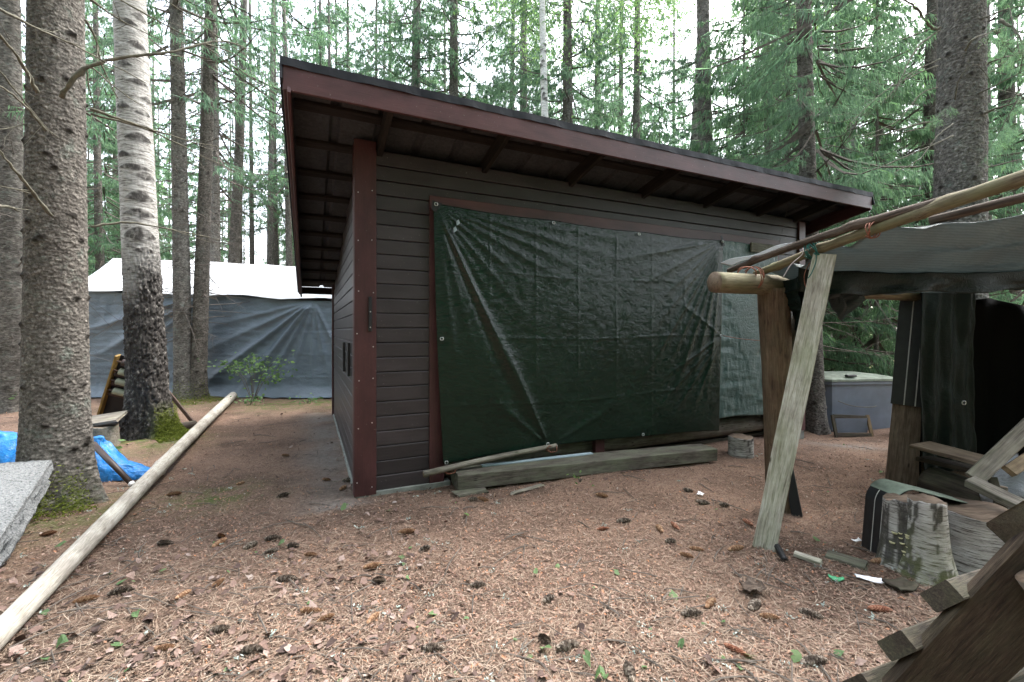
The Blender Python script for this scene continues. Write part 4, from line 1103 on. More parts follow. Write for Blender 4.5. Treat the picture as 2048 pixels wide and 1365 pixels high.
# birch stumps
def stump(name, label, c, r0, r1, h, cat='stump', tilt=(0, 0), dark=0.15, seed=1, moss=0.0, seg=56, rings=46, mat='birch', topmat='end_grain'):
    zz = np.linspace(-0.05, h, rings); ang = np.arange(seg) / seg * 2 * math.pi
    ZZ, A = np.meshgrid(zz, ang, indexing='ij'); ZZ = ZZ.ravel(); A = A.ravel()
    rr = r1 + (r0 - r1) * np.exp(-np.clip(ZZ, 0, 9) / (h * .35))
    q = np.stack([np.cos(A) * 1.6, np.sin(A) * 1.6, ZZ * 3 + seed], 1)
    rr = rr * (1 + 0.10 * fbm(q, 3, seed) + .03 * fbm(q * 5, 3, seed + 4))
    V = np.stack([rr * np.cos(A) + tilt[0] * ZZ, rr * np.sin(A) + tilt[1] * ZZ, ZZ + np.where(ZZ > h - .001, .02 * fbm(q * 1.2, 2, seed + 9), 0)], 1)
    F = [(i * seg + k, i * seg + (k + 1) % seg, (i + 1) * seg + (k + 1) % seg, (i + 1) * seg + k) for i in range(rings - 1) for k in range(seg)]
    nV = len(V); V = np.concatenate([V, [[tilt[0] * h, tilt[1] * h, h - .005]]])
    mi = [0] * len(F)
    for k in range(seg): F.append((nV, (rings - 1) * seg + k, (rings - 1) * seg + (k + 1) % seg)); mi.append(1)
    dk = np.clip(dark + 0.9 * fbm(q * 1.8, 3, seed + 6) * 1.4, 0, 1); dk = np.append(np.where(dk > .45, .9, dk * .3), 0)
    ms = np.append(moss * np.clip(1 - ZZ / h, 0, 1), 0)
    me = mesh_np(name, V, F, (M[mat], M[topmat]), True, {'dark': dk, 'moss': ms}, mi)
    o = link(name, me); o.location = c
    return tag(o, label, cat)
s1 = stump('birch_stump', 'front birch stump with a flaring foot and peeling bark', (2.53, 2.68, 0), 0.165, 0.085, 0.47, seed=21, dark=.3, moss=.35)
s2 = stump('birch_stump', 'white birch stump with small yellow bracket fungi beside the bent runner', (2.485, 2.80, 0), 0.135, 0.095, 0.43, seed=33, dark=.45, moss=.1)
fm = MB(); a = np.linspace(0, math.pi, 9)
fm.add([(0, 0, 0)] + [(0.016 * math.cos(t), -0.019 * math.sin(t), 0.002) for t in a] + [(0.012 * math.cos(t), -0.013 * math.sin(t), -0.008) for t in a], [(0, i, i + 1) for i in range(1, 9)] + [(i, i + 9, i + 10, i + 1) for i in range(1, 9)])
fmesh = fm.mesh('bracket_fungus', (M['fungus'],), True)
for k in range(16):
    zz = 0.05 + 0.22 * RNG.random(); th = R(RNG.uniform(200, 262)); rr_ = .095 + .055 * math.exp(-zz / .15)
    o = link('bracket_fungus', fmesh, s2, Matrix.Translation((rr_ * math.cos(th), rr_ * math.sin(th), zz)) @ Matrix.Rotation(th + math.pi / 2, 4, 'Z') @ Matrix.Scale(RNG.uniform(.6, 1.3), 4))

stump('birch_stump', 'broad grey birch stump behind the front stump', (2.93, 2.80, 0), 0.26, 0.22, 0.36, seed=45, dark=.15, tilt=(.05, 0))
stump('small_birch_block', 'small cut birch block standing by the doorway log', (2.77, 5.33, 0), 0.145, 0.135, 0.215, 'block', seed=52, dark=.05, seg=40, rings=20)

# wooden trestle close to the camera, bottom right
tr = thing('wooden_trestle', 'weathered wooden trestle of thick boards in the near corner', 'trestle', (1.4, 1.6, 0))
TO = Vector((1.4, 1.6, 0))
ta, tb = Vector((1.215, 1.546, -0.03)), P(2150, 1078, 1.36)
tn = Vector((-.50, -.85, -.10)).normalized()
plank('stringer', ta - TO, tb - TO, 0.205, 0.055, M['trestle'], tr, tn, .010, .04, 24)
tax = (tb - ta).normalized(); tup = tn.cross(tax).normalized()
if tup.z < 0: tup = -tup
back = Vector((.93, .36, -0.02)).normalized()
for f_, dl in ((0.22, .9), (0.42, .9), (0.64, .9)):
    c = ta.lerp(tb, f_) + tup * 0.134
    plank('slat', c - back * 0.012 - TO, c + back * dl - TO, 0.115, 0.062, M['trestle_dark'], tr, tup, .004, .0, 10)
c = ta.lerp(tb, 0.95) + tup * 0.125
plank('slat', c + back * 0.01 - TO, c + back * 0.9 - TO, 0.15, 0.075, M['trestle'], tr, tup, .008, .03, 10)
bk = back * 0.95
plank('stringer', ta + bk - TO, tb + bk - TO, 0.16, 0.05, M['trestle_dark'], tr, tn, .008, .04, 12)
log_obj('leg', ta.lerp(tb, .86) + tup * .05 + tn * .072 - TO, Vector((1.97, 1.13, 0.0)) - TO, 0.043, 0.046, (M['smooth_wood'], M['end_grain']), tr, 18, 14, 0, .03)
for f_ in (.47, .24):
    c = ta.lerp(tb, f_) - tup * 0.060 - tn * 0.03
    plank('cross_board', c - TO, c + back * 0.93 - TO, 0.10, 0.04, M['grey_wood'], tr, (-.1, -.6, .8), .005, .03, 8)

# plastic bin, frame and block beyond the shed
bin_ = thing('plastic_bin', 'large grey blue plastic bin with a mossy lid behind the shed corner', 'bin', (5.12, 7.08, -0.18), R(6))
mb = MB(); H_ = 0.92
sec0 = [(0.07, 0.04), (1.17, 0.04), (1.24, 0.10), (1.24, 0.86), (1.17, 0.92), (0.07, 0.92), (0.0, .86), (0.0, .10)]
def ringbox(m, levels):
    n_ = 8; V = []; F = []
    for (ins, z) in levels: V += [(0.62 + (x - .62) * (1 - ins / .62), 0.48 + (y - .48) * (1 - ins / .48), z) for x, y in sec0]
    for r_ in range(len(levels) - 1):
        for k in range(8): F.append((r_ * 8 + k, r_ * 8 + (k + 1) % 8, r_ * 8 + 8 + (k + 1) % 8, r_ * 8 + 8 + k))
    F += [tuple(range(7, -1, -1)), tuple((len(levels) - 1) * 8 + k for k in range(8))]
    m.add(V, F)
ringbox(mb, [(0.06, 0), (0.035, .05), (0.0, 0.80), (-0.03, 0.80), (-0.03, 0.845), (0.0, .85)])
link('body', mb.mesh('body', (M['bin'],)), bin_)
mb = MB(); ringbox(mb, [(-0.045, 0.852), (-0.045, 0.885), (0.06, 0.92), (0.2, .945)])
lid_m = plain('mossy_lid', (0.22, 0.25, 0.20), 0.8, 0.35, 6)
link('lid', mb.mesh('lid', (lid_m,)), bin_)
mb = MB(); mb.box(0.32, 0.50, 0.02, 0.08, 0.92, 0.955, .01); link('handle', mb.mesh('handle', (M['black'],)), bin_)
o = rope('wiggly_stick', [bin_.matrix_world @ Vector(q) if False else Vector((5.12, 7.0, -0.18)) + Vector(q) for q in ((0.05, -.02, .56), (.2, -.03, .50), (.35, -.03, .47), (.5, -.02, .46), (.62, 0, .46), (.7, .03, .47))], .006, M['twig_lichen'])
o.parent = bin_; o.matrix_parent_inverse = (Matrix.Translation((5.12, 7.08, -0.18)) @ Matrix.Rotation(R(6), 4, 'Z')).inverted(); o.name = 'stick'
fr = thing('wooden_crate', 'small wooden crate side with a yellow upright leaning on the bin', 'crate', (5.05, 6.80, -0.15))
FO = Vector((5.05, 6.80, -0.15))
def fpt(x, z): return Vector((x, 0.10 * z / .35 + 0.02, z))
plank('rail', fpt(0.0, .30), fpt(0.52, .28), .06, .03, M['dark_wood'], fr, (0, -1, .3), .004)
plank('rail', fpt(0.0, .03), fpt(0.52, .02), .06, .03, M['dark_wood'], fr, (0, -1, .3), .004)
plank('upright', fpt(0.53, -.01), fpt(0.53, .32), .05, .03, M['orange_wood'], fr, (0, -1, .3), .004)
plank('upright', fpt(-.02, -.01), fpt(-.02, .32), .05, .03, M['dark_wood'], fr, (0, -1, .3), .004)
mb = MB(); mb.box(0.02, 0.5, 0.075, 0.085, 0.05, .27); link('pane', mb.mesh('pane', (M['bin'],)), fr)
mb = MB(); mb.box(-.16, .16, -.2, .2, -.1, .30, .03, .012)
o = link('concrete_block', mb.mesh('concrete_block', (M['foundation'],)), None, None, (6.15, 6.70, 0.02)); tag(o, 'grey concrete block beside the plastic bin', 'block')
mb = MB(); mb.tube([(0, 0, 0), (0.10, -.05, 0)], .022, 10)
o = link('wall_pipe', mb.mesh('wall_pipe', (M['black'],), True), shed, None, (W_L + .02, 0.2, 1.52))

# ------------------------------------------------------------------ left side: slab, tarps, pole, machine
sl = MB(); nx, ny = 30, 40
def slab_mesh():
    # local: x to the left (away from the free edge), y along the free edge away from the camera, z normal
    LX, LY, T = 0.95, 1.25, 0.20
    prof_ = [(0, 0), (-.008, .03), (0.014, .055), (0.03, .075), (0.018, .10), (-.012, .13), (0.0, .165), (0.004, .192), (0.014, T), (0.30, T + .004), (0.62, T), (LX, T), (LX, 0)]
    ys_ = np.linspace(0, LY, 90); V = []
    # refine profile
    pr = []
    for i in range(len(prof_) - 1):
        a, b = np.array(prof_[i]), np.array(prof_[i + 1]); m = max(1, int(np.hypot(*(b - a)) / .016))
        for k in range(m): pr.append(a + (b - a) * k / m)
    pr.append(np.array(prof_[-1])); pr = np.array(pr); n_ = len(pr)
    for y in ys_:
        for (x, z) in pr: V.append((x, y, z))
    V = np.array(V); q = V * 9
    V[:, 0] += 0.016 * fbm(q, 3, 131) * np.exp(-V[:, 0] * 6) + .006 * fbm(V * 45, 3, 134) * np.exp(-V[:, 0] * 6); V[:, 2] += 0.006 * fbm(V * 40, 3, 132); V[:, 1] += 0.02 * fbm(V * 7, 3, 133)
    F = [(i * n_ + k, i * n_ + (k + 1) % n_, (i + 1) * n_ + (k + 1) % n_, (i + 1) * n_ + k) for i in range(len(ys_) - 1) for k in range(n_)]
    F += [tuple(range(n_)), tuple((len(ys_) - 1) * n_ + k for k in range(n_ - 1, -1, -1))]
    return mesh_np('concrete_slab', V, F, (M['concrete'],), False)
c0, c1 = Vector((-3.02, 2.52, -0.02)), Vector((-3.60, 3.40, 0.24))
yv = (c1 - c0).normalized(); xv = Vector((-.83, -.50, 0.06)).normalized(); zv = xv.cross(yv).normalized()
if zv.z < 0: zv = -zv
xv = yv.cross(zv).normalized(); 
if xv.x > 0: xv = -xv
slab = link('concrete_slab', slab_mesh(), None, Matrix(((xv.x, yv.x, zv.x, c0.x), (xv.y, yv.y, zv.y, c0.y), (xv.z, yv.z, zv.z, c0.z), (0, 0, 0, 1))))
tag(slab, 'rough pale concrete slab tilted against the big left spruce', 'slab')

pole = log_obj('long_pole', Vector((-2.155, 1.53, 0.06)), Vector((-5.93, 9.35, 0.11)), 0.052, 0.082, (M['pole_wood'], M['end_grain']), None, 28, 120, 0.03, 0.03, 8)
tag(pole, 'long pale peeled pole lying across the forest floor', 'pole')

def heap(fn_c, seed, amp):
    return fn_c
def blue_a(u, v):
    # standing fold with a tail to the right
    x = np.interp(u, [0, .25, .5, .62, .75, 1], [-4.42, -4.32, -4.17, -4.02, -3.90, -3.62]); 
    ztop = np.interp(u, [0, .25, .42, .5, .62, .75, 1], [0.30, 0.40, 0.395, 0.34, 0.17, 0.13, 0.035])
    q = np.stack([u * 4, v * 2, u * 0], 1)
    z = ztop * np.sin(np.clip(v, 0, 1) * math.pi) ** .55 * (1 + .08 * fbm(q * 2, 3, 141)) + .004
    y = 4.62 - 0.42 * (v - .35) * np.interp(u, [0, .5, 1], [1.0, 0.9, 0.35]) - 0.10 * u + 0.05 * fbm(q * 2, 3, 142)
    x = x + 0.03 * fbm(q * 3, 2, 143)
    return np.stack([x, y, z], 1)
o = sheet('blue_tarp', 80, 40, blue_a, M['tarp_blue'], thick=.003, nrm=(0, 0, -1)); tag(o, 'bright blue tarp bunched up to the right of the big left spruce', 'tarpaulin')
def blue_b(u, v):
    x = -5.6 + 1.25 * u; q = np.stack([u * 4, v * 2, u * 0 + 5], 1)
    z = np.interp(u, [0, .4, .75, 1], [0.42, 0.40, 0.34, .22]) * np.sin(v * math.pi) ** .6 * (1 + .12 * fbm(q * 2, 3, 144)) + .004
    y = 4.75 - .5 * (v - .4) + .06 * fbm(q * 2, 3, 145)
    return np.stack([x, y, z], 1)
o = sheet('blue_tarp', 60, 34, blue_b, M['tarp_blue'], thick=.003, nrm=(0, 0, -1)); tag(o, 'blue tarp heap left of the big spruce behind the concrete slab', 'tarpaulin')
def blue_c(u, v):
    x = -3.62 - 0.35 * u; q = np.stack([u * 4, v * 2, u * 0 + 9], 1)
    return np.stack([-3.95 - .45 * u, 3.15 - .3 * (v - .5) + .05 * fbm(q, 3, 5), (0.26 + .12 * u) * np.sin(v * math.pi) ** .6 * (1 + .1 * fbm(q * 2, 3, 6)) + .1], 1)
pp = thing('dark_pole', 'dark brown pipe with a white tip leaning on the blue tarp', 'pipe', (-3.5, 4.0, 0))
a_, b_ = P(186, 888, 4.42), P(262, 955, 4.22); b_.z = 0.035
mb = MB(); mb.tube([tuple(a_ - pp.location), tuple(b_ - pp.location)], [.028, .024], 10); link('shaft', mb.mesh('shaft', (M['dark_pipe'],), True), pp)
d = (b_ - a_).normalized(); mb = MB(); mb.tube([tuple(b_ - pp.location), tuple(b_ + d * .035 - pp.location)], [.025, .024], 10); link('tip', mb.mesh('tip', (M['white_cap'],), True), pp)

mc = thing('roller_ramp', 'tilted ramp of dark boards with olive rollers behind the birch', 'ramp', (-6.3, 6.6, 0))
MO = Vector((-6.3, 6.6, 0))
ma, mb_ = P(222, 856, 6.85), P(264, 718, 6.75); ma.z = 0.0
mx = (mb_ - ma).normalized(); mw = Vector((.96, .28, 0.0)); mw = (mw - mx * mw.dot(mx)).normalized(); mn = mx.cross(mw)
if mn.y > 0: mn = -mn
def mp(f, w, n_): return ma.lerp(mb_, f) + mw * w + mn * n_ - MO
plank('side_board', mp(0, -.18, 0), mp(1.0, -.18, 0), .13, .03, M['ochre'], mc, mw, .004)
plank('side_board', mp(0, .18, 0), mp(1.0, .18, 0), .13, .03, M['rust'], mc, mw, .004)
plank('bed', mp(0, 0, -.05), mp(1.0, 0, -.05), .34, .02, M['black'], mc, mn, .004)
for f_ in (.52, .66, .80, .93):
    log_obj('roller', mp(f_, -.09, .035), mp(f_, .14, .035), .052, .052, (M['roller'] if f_ < .9 else M['dark_pipe'], M['rust']), mc, 16, 6, 0, .01)
    log_obj('axle', mp(f_, -.16, .035), mp(f_, .165, .035), .015, .015, (M['rust'],), mc, 8, 3, 0, .0)
for f_ in (.45, .6, .73): plank('cross_bar', mp(f_, -.165, -.01), mp(f_, .165, -.01), .05, .03, M['rust'], mc, mn, .004)
plank('stay', mp(.98, .15, -.04), Vector((-5.05, 7.0, 0.0)) - MO, .05, .03, M['rust'], mc, (0, -1, .2), .004)
cs = stump('cut_stump', 'pale cut stump under a flat board beside the birch', (-5.18, 5.55, 0), 0.20, 0.17, 0.30, seed=61, dark=.0, mat='grey_wood', seg=40, rings=20)
o = plank('flat_board', (-5.42, 5.50, 0.345), (-5.0, 5.64, 0.40), 0.30, 0.03, M['grey_wood'], None, (-.12, -.3, 1), .006, .08, 8)
tag(o, 'flat grey board lying on the cut stump by the birch', 'board')
o = log_obj('dark_log_piece', (-5.15, 5.95, .07), (-4.75, 6.6, .08), .07, .07, (M['dark_wood'], M['end_grain']), None, 14, 12, 0, .1); tag(o, 'dark piece of wood lying behind the cut stump', 'log')
# scraps on the ground
def scrap(name, label, cat, px, py, w, l, mat, rz, th=.004, curl=.01, z=.012):
    g = G(px, py)
    def fn(u, v):
        q = np.stack([u * 2, v * 2, u * 0 + px], 1)
        x = (u - .5) * l * (1 + .2 * fbm(q + 3, 2, 8)); y = (v - .5) * w * (1 + .3 * fbm(q + 7, 2, 9))
        return np.stack([x * math.cos(rz) - y * math.sin(rz), x * math.sin(rz) + y * math.cos(rz), z + curl * (1 + fbm(q * 1.5, 2, 5)) + curl * 2 * (u - .5) ** 2], 1)
    o = sheet(name, 9, 7, fn, mat, thick=th, nrm=(0, 0, -1)); o.location = (g.x, g.y, float(gz(g.x, g.y)[0])); return tag(o, label, cat)
scrap('green_scrap', 'small green plastic scrap on the needles', 'scrap', 1672, 1166, .04, .075, M['green_scrap'], -.4)
scrap('paper_scrap', 'torn white paper scrap on the ground near the birch stump', 'paper', 1738, 1170, .05, .13, M['paper'], -.5)
scrap('paper_scrap', 'tiny white paper scrap in front of the small birch block', 'paper', 1400, 994, .05, .05, M['paper'], .8)
scrap('bark_scrap', 'dark curved bark scrap near the white paper', 'bark', 1803, 1186, .10, .15, M['dark_wood'], .2, .01, .02)
scrap('paper_scrap', 'small pale scrap beside the bent runner foot', 'paper', 1712, 1082, .03, .06, M['paper'], .1)
o = plank('ground_board', G(1590, 1112) + Vector((0, 0, .015)), G(1642, 1130) + Vector((0, 0, .015)), .055, .025, M['prop_wood'], None, (0, 0, 1), .004, .05, 6); tag(o, 'short pale board half buried right of the prop board', 'board')
o = plank('ground_board', G(1655, 1112) + Vector((0, 0, .012)), G(1735, 1136) + Vector((0, 0, .012)), .12, .02, M['moss_beam'], None, (0, 0, 1), .004, .05, 6); tag(o, 'flat dark board half buried before the bent runner', 'board')

# ------------------------------------------------------------------ trees
def trunk_mesh(name, H, r0, seg, dense_to, dd, dc, kind, amp, cell, flare=0.35, seed=0, moss=(), knots=0, scars=(), rough_to=0.0, curve=(0, 0), face=None, taper=.8):
    zz = np.concatenate([np.arange(-0.2, dense_to, dd), np.arange(dense_to, H, dc), [H]])
    nz = len(zz); ang = np.arange(seg) / seg * 2 * math.pi
    ZZ, A = np.meshgrid(zz, ang, indexing='ij'); ZZ = ZZ.ravel(); A = A.ravel()
    zc = np.clip(ZZ, 0, None)
    base = r0 * (1 - taper * (zc / H) ** 0.9)
    fl = flare * r0 * np.exp(-zc / (r0 * 1.5)) * (1 + .45 * np.cos(A * 4 + seed) + .3 * np.cos(A * 7 + seed * 2))
    rr = base + fl
    cs, sn = np.cos(A), np.sin(A)
    q = np.stack([cs * r0, sn * r0, ZZ], 1)
    rr = rr * (1 + .03 * fbm(q * np.array([3, 3, 1.5]) + seed, 3, seed))
    dark = np.zeros_like(rr); tint = np.full_like(rr, .5)
    if amp > 0:
        f1, f2, cid = worley(q * np.array([1, 1, .75 if kind == 'spruce' else .35]) / cell + .3 * np.stack([fbm(q / cell, 2, 3)] * 3, 1), seed)
        gap = np.clip((f2 - f1) / .28, 0, 1); tint = cid
        d = amp * (gap * (.4 + .6 * cid) - .5) + amp * .6 * fbm(q / cell * 2.3, 2, seed + 8)
        if kind != 'spruce':
            k_ = np.clip((rough_to + .35 * fbm(q * 3, 2, 7) - ZZ) / .5, 0, 1)
            dark = k_ * 1.0
            d = d * (.12 + 1.2 * k_) + 0.004 * fbm(q * np.array([3, 3, 30]), 2, 12) * (1 - k_)
        else:
            dark = np.clip(.35 - gap, 0, 1) * .9
        rr = rr + d
    rk = np.random.default_rng(seed + 3)
    for k in range(knots):
        kz, ka = rk.uniform(.3, dense_to if dense_to > 1 else H), rk.uniform(0, 6.28); ks = rk.uniform(.018, .034)
        d2 = ((ZZ - kz) / (ks * .8)) ** 2 + (np.angle(np.exp(1j * (A - ka))) * r0 / ks) ** 2
        g_ = np.exp(-d2); rr = rr + .016 * g_; dark = np.maximum(dark, np.where(d2 < 3, np.clip(1.2 * np.exp(-d2 * .7), 0, 1), 0))
    for (sz, sa, sw, sh_) in scars:
        a0 = (face if face is not None else 0) + sa
        x = np.angle(np.exp(1j * (A - a0))) * r0
        xx = np.abs(x) / sw
        up = sz + sh_ * (1 - xx ** 1.6); lo = sz - sh_ * .45 * (1 - xx)
        m = (xx < 1.25) * np.clip((up - ZZ) / .018, 0, 1) * np.clip((ZZ - lo) / .018, 0, 1)
        m = m * np.clip(.95 + .9 * fbm(q * 16, 2, 21), 0, 1)
        dark = np.maximum(dark, m * .95); rr = rr + .006 * m
    ms = np.zeros_like(rr)
    for (ma_, mw_, mh_) in moss:
        ms = np.maximum(ms, np.exp(-(np.angle(np.exp(1j * (A - ma_))) / mw_) ** 2) * np.clip(1.3 - ZZ / mh_, 0, 1))
    cx = curve[0] * np.sin(zc / H * 2.2) ; cy = curve[1] * np.sin(zc / H * 2.2)
    V = np.stack([rr * cs + cx, rr * sn + cy, ZZ], 1)
    a0 = np.arange((nz - 1) * seg); i_ = a0 // seg; k_ = a0 % seg
    F = np.stack([a0, i_ * seg + (k_ + 1) % seg, (i_ + 1) * seg + (k_ + 1) % seg, (i_ + 1) * seg + k_], 1)
    return mesh_np(name, V, F, (M[{'spruce': 'spruce', 'birch': 'birch', 'birch_w': 'birch_white'}[kind]],), True, {'dark': dark, 'moss': np.clip(ms, 0, 1), 'tint': tint})

def kites(b, d, l, w, rng, mid=.42):
    d = d / (np.linalg.norm(d, axis=1)[:, None] + 1e-9)
    s = np.cross(d, rng.normal(0, 1, d.shape)); s /= np.linalg.norm(s, axis=1)[:, None] + 1e-9
    l = l[:, None]; w = w[:, None]
    m = b + d * l * mid + np.array([0, 0, -.02]) * l
    return np.stack([b, m + s * w / 2, b + d * l + np.array([0, 0, -.05]) * l, m - s * w / 2], 1)

def branch_axis(e, L, droop, lift, k=6):
    s = np.linspace(0, 1, k)
    return np.stack([e[0] * L * s, e[1] * L * s, L * (droop * s + lift * s * s)], 1)

def spruce_crown(name, seed, z0, H, Lmax, whorl_dz, per, twigs, hangs, tw_w, h_len, h_w, r_at=0.12, lean_top=True, sparse=0.0, thin_z=99.0, thin=.55):
    rng = np.random.default_rng(seed)
    K = []; T = []; tube = MB()
    z = z0
    while z < H - .3:
        f = (z - z0) / (H - z0)
        for k in range(per):
            if rng.random() < sparse + (thin if z > thin_z else 0): continue
            a = rng.uniform(0, 2 * math.pi); e = np.array([math.cos(a), math.sin(a), 0]); tng = np.array([-e[1], e[0], 0])
            L = Lmax * (1 - f) ** .75 * rng.uniform(.55, 1.1) + .25
            droop = -.62 + .5 * f + rng.normal(0, .10); lift = .34 - .1 * f + rng.normal(0, .06)
            base = np.array([e[0] * r_at * (1 - f), e[1] * r_at * (1 - f), z + rng.uniform(-.2, .2)])
            ax = base + branch_axis(e, L, droop, lift, 5)
            tube.tube(ax, np.linspace(.022, .004, 5) * (L / 2 + .3), 3, False)
            n = max(3, int(twigs * (L / Lmax) + 2))
            s = rng.uniform(.16, 1.0, n); sd = rng.choice([-1, 1], n)
            p = base + np.stack([e[0] * L * s, e[1] * L * s, L * (droop * s + lift * s * s)], 1)
            tl = (.42 * L * (1 - s) ** .6 + .16) * rng.uniform(.6, 1.1, n)
            td = e[None, :] * .65 + tng[None, :] * (sd * .75)[:, None] + np.array([0, 0, -.32])[None, :] + rng.normal(0, .12, (n, 3))
            K.append(kites(p, td, tl, np.full(n, tw_w) * rng.uniform(.7, 1.3, n), rng)); T.append(np.clip((s - .75) * 2.4, 0, .8) * rng.random(n))
            tdn = td / np.linalg.norm(td, axis=1)[:, None]
            m = n * hangs
            i = rng.integers(0, n, m); g = rng.uniform(.1, 1.0, m)
            hb = p[i] + tdn[i] * (tl[i] * g)[:, None]
            hd = np.array([0, 0, -1.0])[None, :] + tdn[i] * .35 + rng.normal(0, .22, (m, 3))
            K.append(kites(hb, hd, h_len * rng.uniform(.4, 1.25, m), h_w * rng.uniform(.6, 1.4, m), rng)); T.append(np.clip((g - .6) * 1.3 + (s[i] - .7), 0, .9) * rng.random(m) ** 2)
        z += whorl_dz * rng.uniform(.7, 1.3)
    K = np.concatenate(K); T = np.concatenate(T); nk = len(K)
    V = K.reshape(-1, 3); F = np.arange(nk * 4).reshape(-1, 4)
    tv = np.concatenate(tube.v); tf = np.array(tube.f) + nk * 4
    tip = np.concatenate([np.repeat(T, 4), np.zeros(len(tv))])
    return mesh_np(name, np.concatenate([V, tv]), np.concatenate([F, tf]), (M['needles'], M['twig']), False, {'tip': tip}, np.concatenate([np.zeros(nk), np.ones(len(tf))]))

def dead_branches(name, seed, z0, z1, n, Lr, r_tr, sub=5, rad=.010):
    rng = np.random.default_rng(seed); mb = MB()
    for k in range(n):
        a = rng.uniform(0, 6.283); e = np.array([math.cos(a), math.sin(a), 0]); z = rng.uniform(z0, z1); L = rng.uniform(*Lr) * (.6 if rng.random() < .4 else 1)
        dr = rng.normal(-.15, .25); s = np.linspace(0, 1, 5)
        ax = np.stack([e[0] * (r_tr + L * s), e[1] * (r_tr + L * s), z + L * (dr * s + rng.normal(0, .2) * s * s)], 1) + rng.normal(0, .012, (5, 3))
        mb.tube(ax, np.linspace(1, .25, 5) * rad * rng.uniform(.6, 1.2), 3, False)
        for j in range(rng.integers(0, sub + 1)):
            f = rng.uniform(.3, .95); p = ax[0] + (ax[-1] - ax[0]) * f; p = np.array([np.interp(f, s, ax[:, i]) for i in range(3)])
            d = e * .6 + rng.normal(0, .6, 3); d[2] -= .25; l = rng.uniform(.12, .5) * L
            mb.tube([p, p + d * l * .5 + rng.normal(0, .02, 3), p + d * l + np.array([0, 0, -.1 * l])], [rad * .4, rad * .3, rad * .15], 3, False)
    return mb.mesh(name, (M['twig'],))

TRUNKS = [trunk_mesh('spruce_trunk', 21, .15, 28, 9.5, .035, .5, 'spruce', .007, .045, .35, 70 + i, knots=46, curve=(RNG.normal(0, .12), RNG.normal(0, .12))) for i in range(3)]
BIRCHT = [trunk_mesh('birch_trunk', 20, .13, 26, 9.5, .03, .5, 'birch_w' if i == 0 else 'birch', .004, .05, .3, 90 + i, scars=[(RNG.uniform(1.0, 9.3), RNG.uniform(0, 6.3), RNG.uniform(.08, .17), RNG.uniform(.05, .11)) for _ in range(75)], rough_to=rt, curve=(cv, .2)) for i, (rt, cv) in enumerate(((1.2, .15), (3.8, -.25)))]
DEAD = [dead_branches('dead_branches', 200 + i, 1.3, 8.5, 115, (.4, 1.9), .12) for i in range(3)]
DEAD_LOW = [dead_branches('dead_branches', 220 + i, 1.0, 9.5, 110, (.3, 1.2), .12, 3) for i in range(2)]
CROWN_N = [spruce_crown('crown', 300 + i, 2.6, 16, 2.4, .38, 5, 24, 22, .012, .13, .012, sparse=.22, thin_z=9) for i in range(2)]     # fine, near
CROWN_M = [spruce_crown('crown', 310 + i, 2.9, 20, 2.3, .46, 5, 16, 20, .018, .17, .020, sparse=.10, thin_z=14.5) for i in range(3)]      # middle
CROWN_F = [spruce_crown('crown', 320 + i, 3.5, 22, 2.2, .56, 5, 10, 14, .035, .25, .036, sparse=.25) for i in range(3)]       # far
CROWN_H = [spruce_crown('crown', 330 + i, 6.5, 21, 2.5, .60, 5, 11, 16, .022, .18, .022, sparse=.5) for i in range(2)]      # high only

CROWN_Y = [spruce_crown('crown', 340 + i, 0.9, 8.5, 1.7, .30, 5, 17, 17, .016, .16, .018, r_at=.05, sparse=.15) for i in range(2)]   # young trees
_ti = 0
def tree(px, Y, d, kind='spruce', crown='M', label=None, group=None, H=21, dead=True, lean=None, base=None, zs=1.0):
    global _ti; _ti += 1
    X = (px - 1024) / FPX * Y
    name = 'spruce_tree' if kind == 'spruce' else 'birch_tree'
    t = thing(name, label, 'tree', (X, Y, float(gz(X, Y)[0]) - .03), RNG.uniform(0, 6.28), group)
    ln = lean if lean is not None else (RNG.normal(0, .008), RNG.normal(0, .012))
    t.rotation_euler = (ln[0], ln[1], t.rotation_euler[2])
    s = 1.28 * d / .30 if kind == 'spruce' else 1.15 * d / .26
    tm = TRUNKS[_ti % 3] if kind == 'spruce' else BIRCHT[0 if kind == 'birch' else 1]
    o = link('trunk', tm, t); o.scale = (s, s, H / 21)
    if dead and kind == 'spruce':
        o = link('dead_branches', (DEAD if Y < 17 else DEAD_LOW)[_ti % 2], t); o.scale = (1, 1, 1); o['kind'] = 'stuff'
    if crown:
        cm = {'N': CROWN_N, 'M': CROWN_M, 'F': CROWN_F, 'H': CROWN_H}[crown]
        o = link('crown', cm[_ti % len(cm)], t); o.scale = (1, 1, zs)
    return t

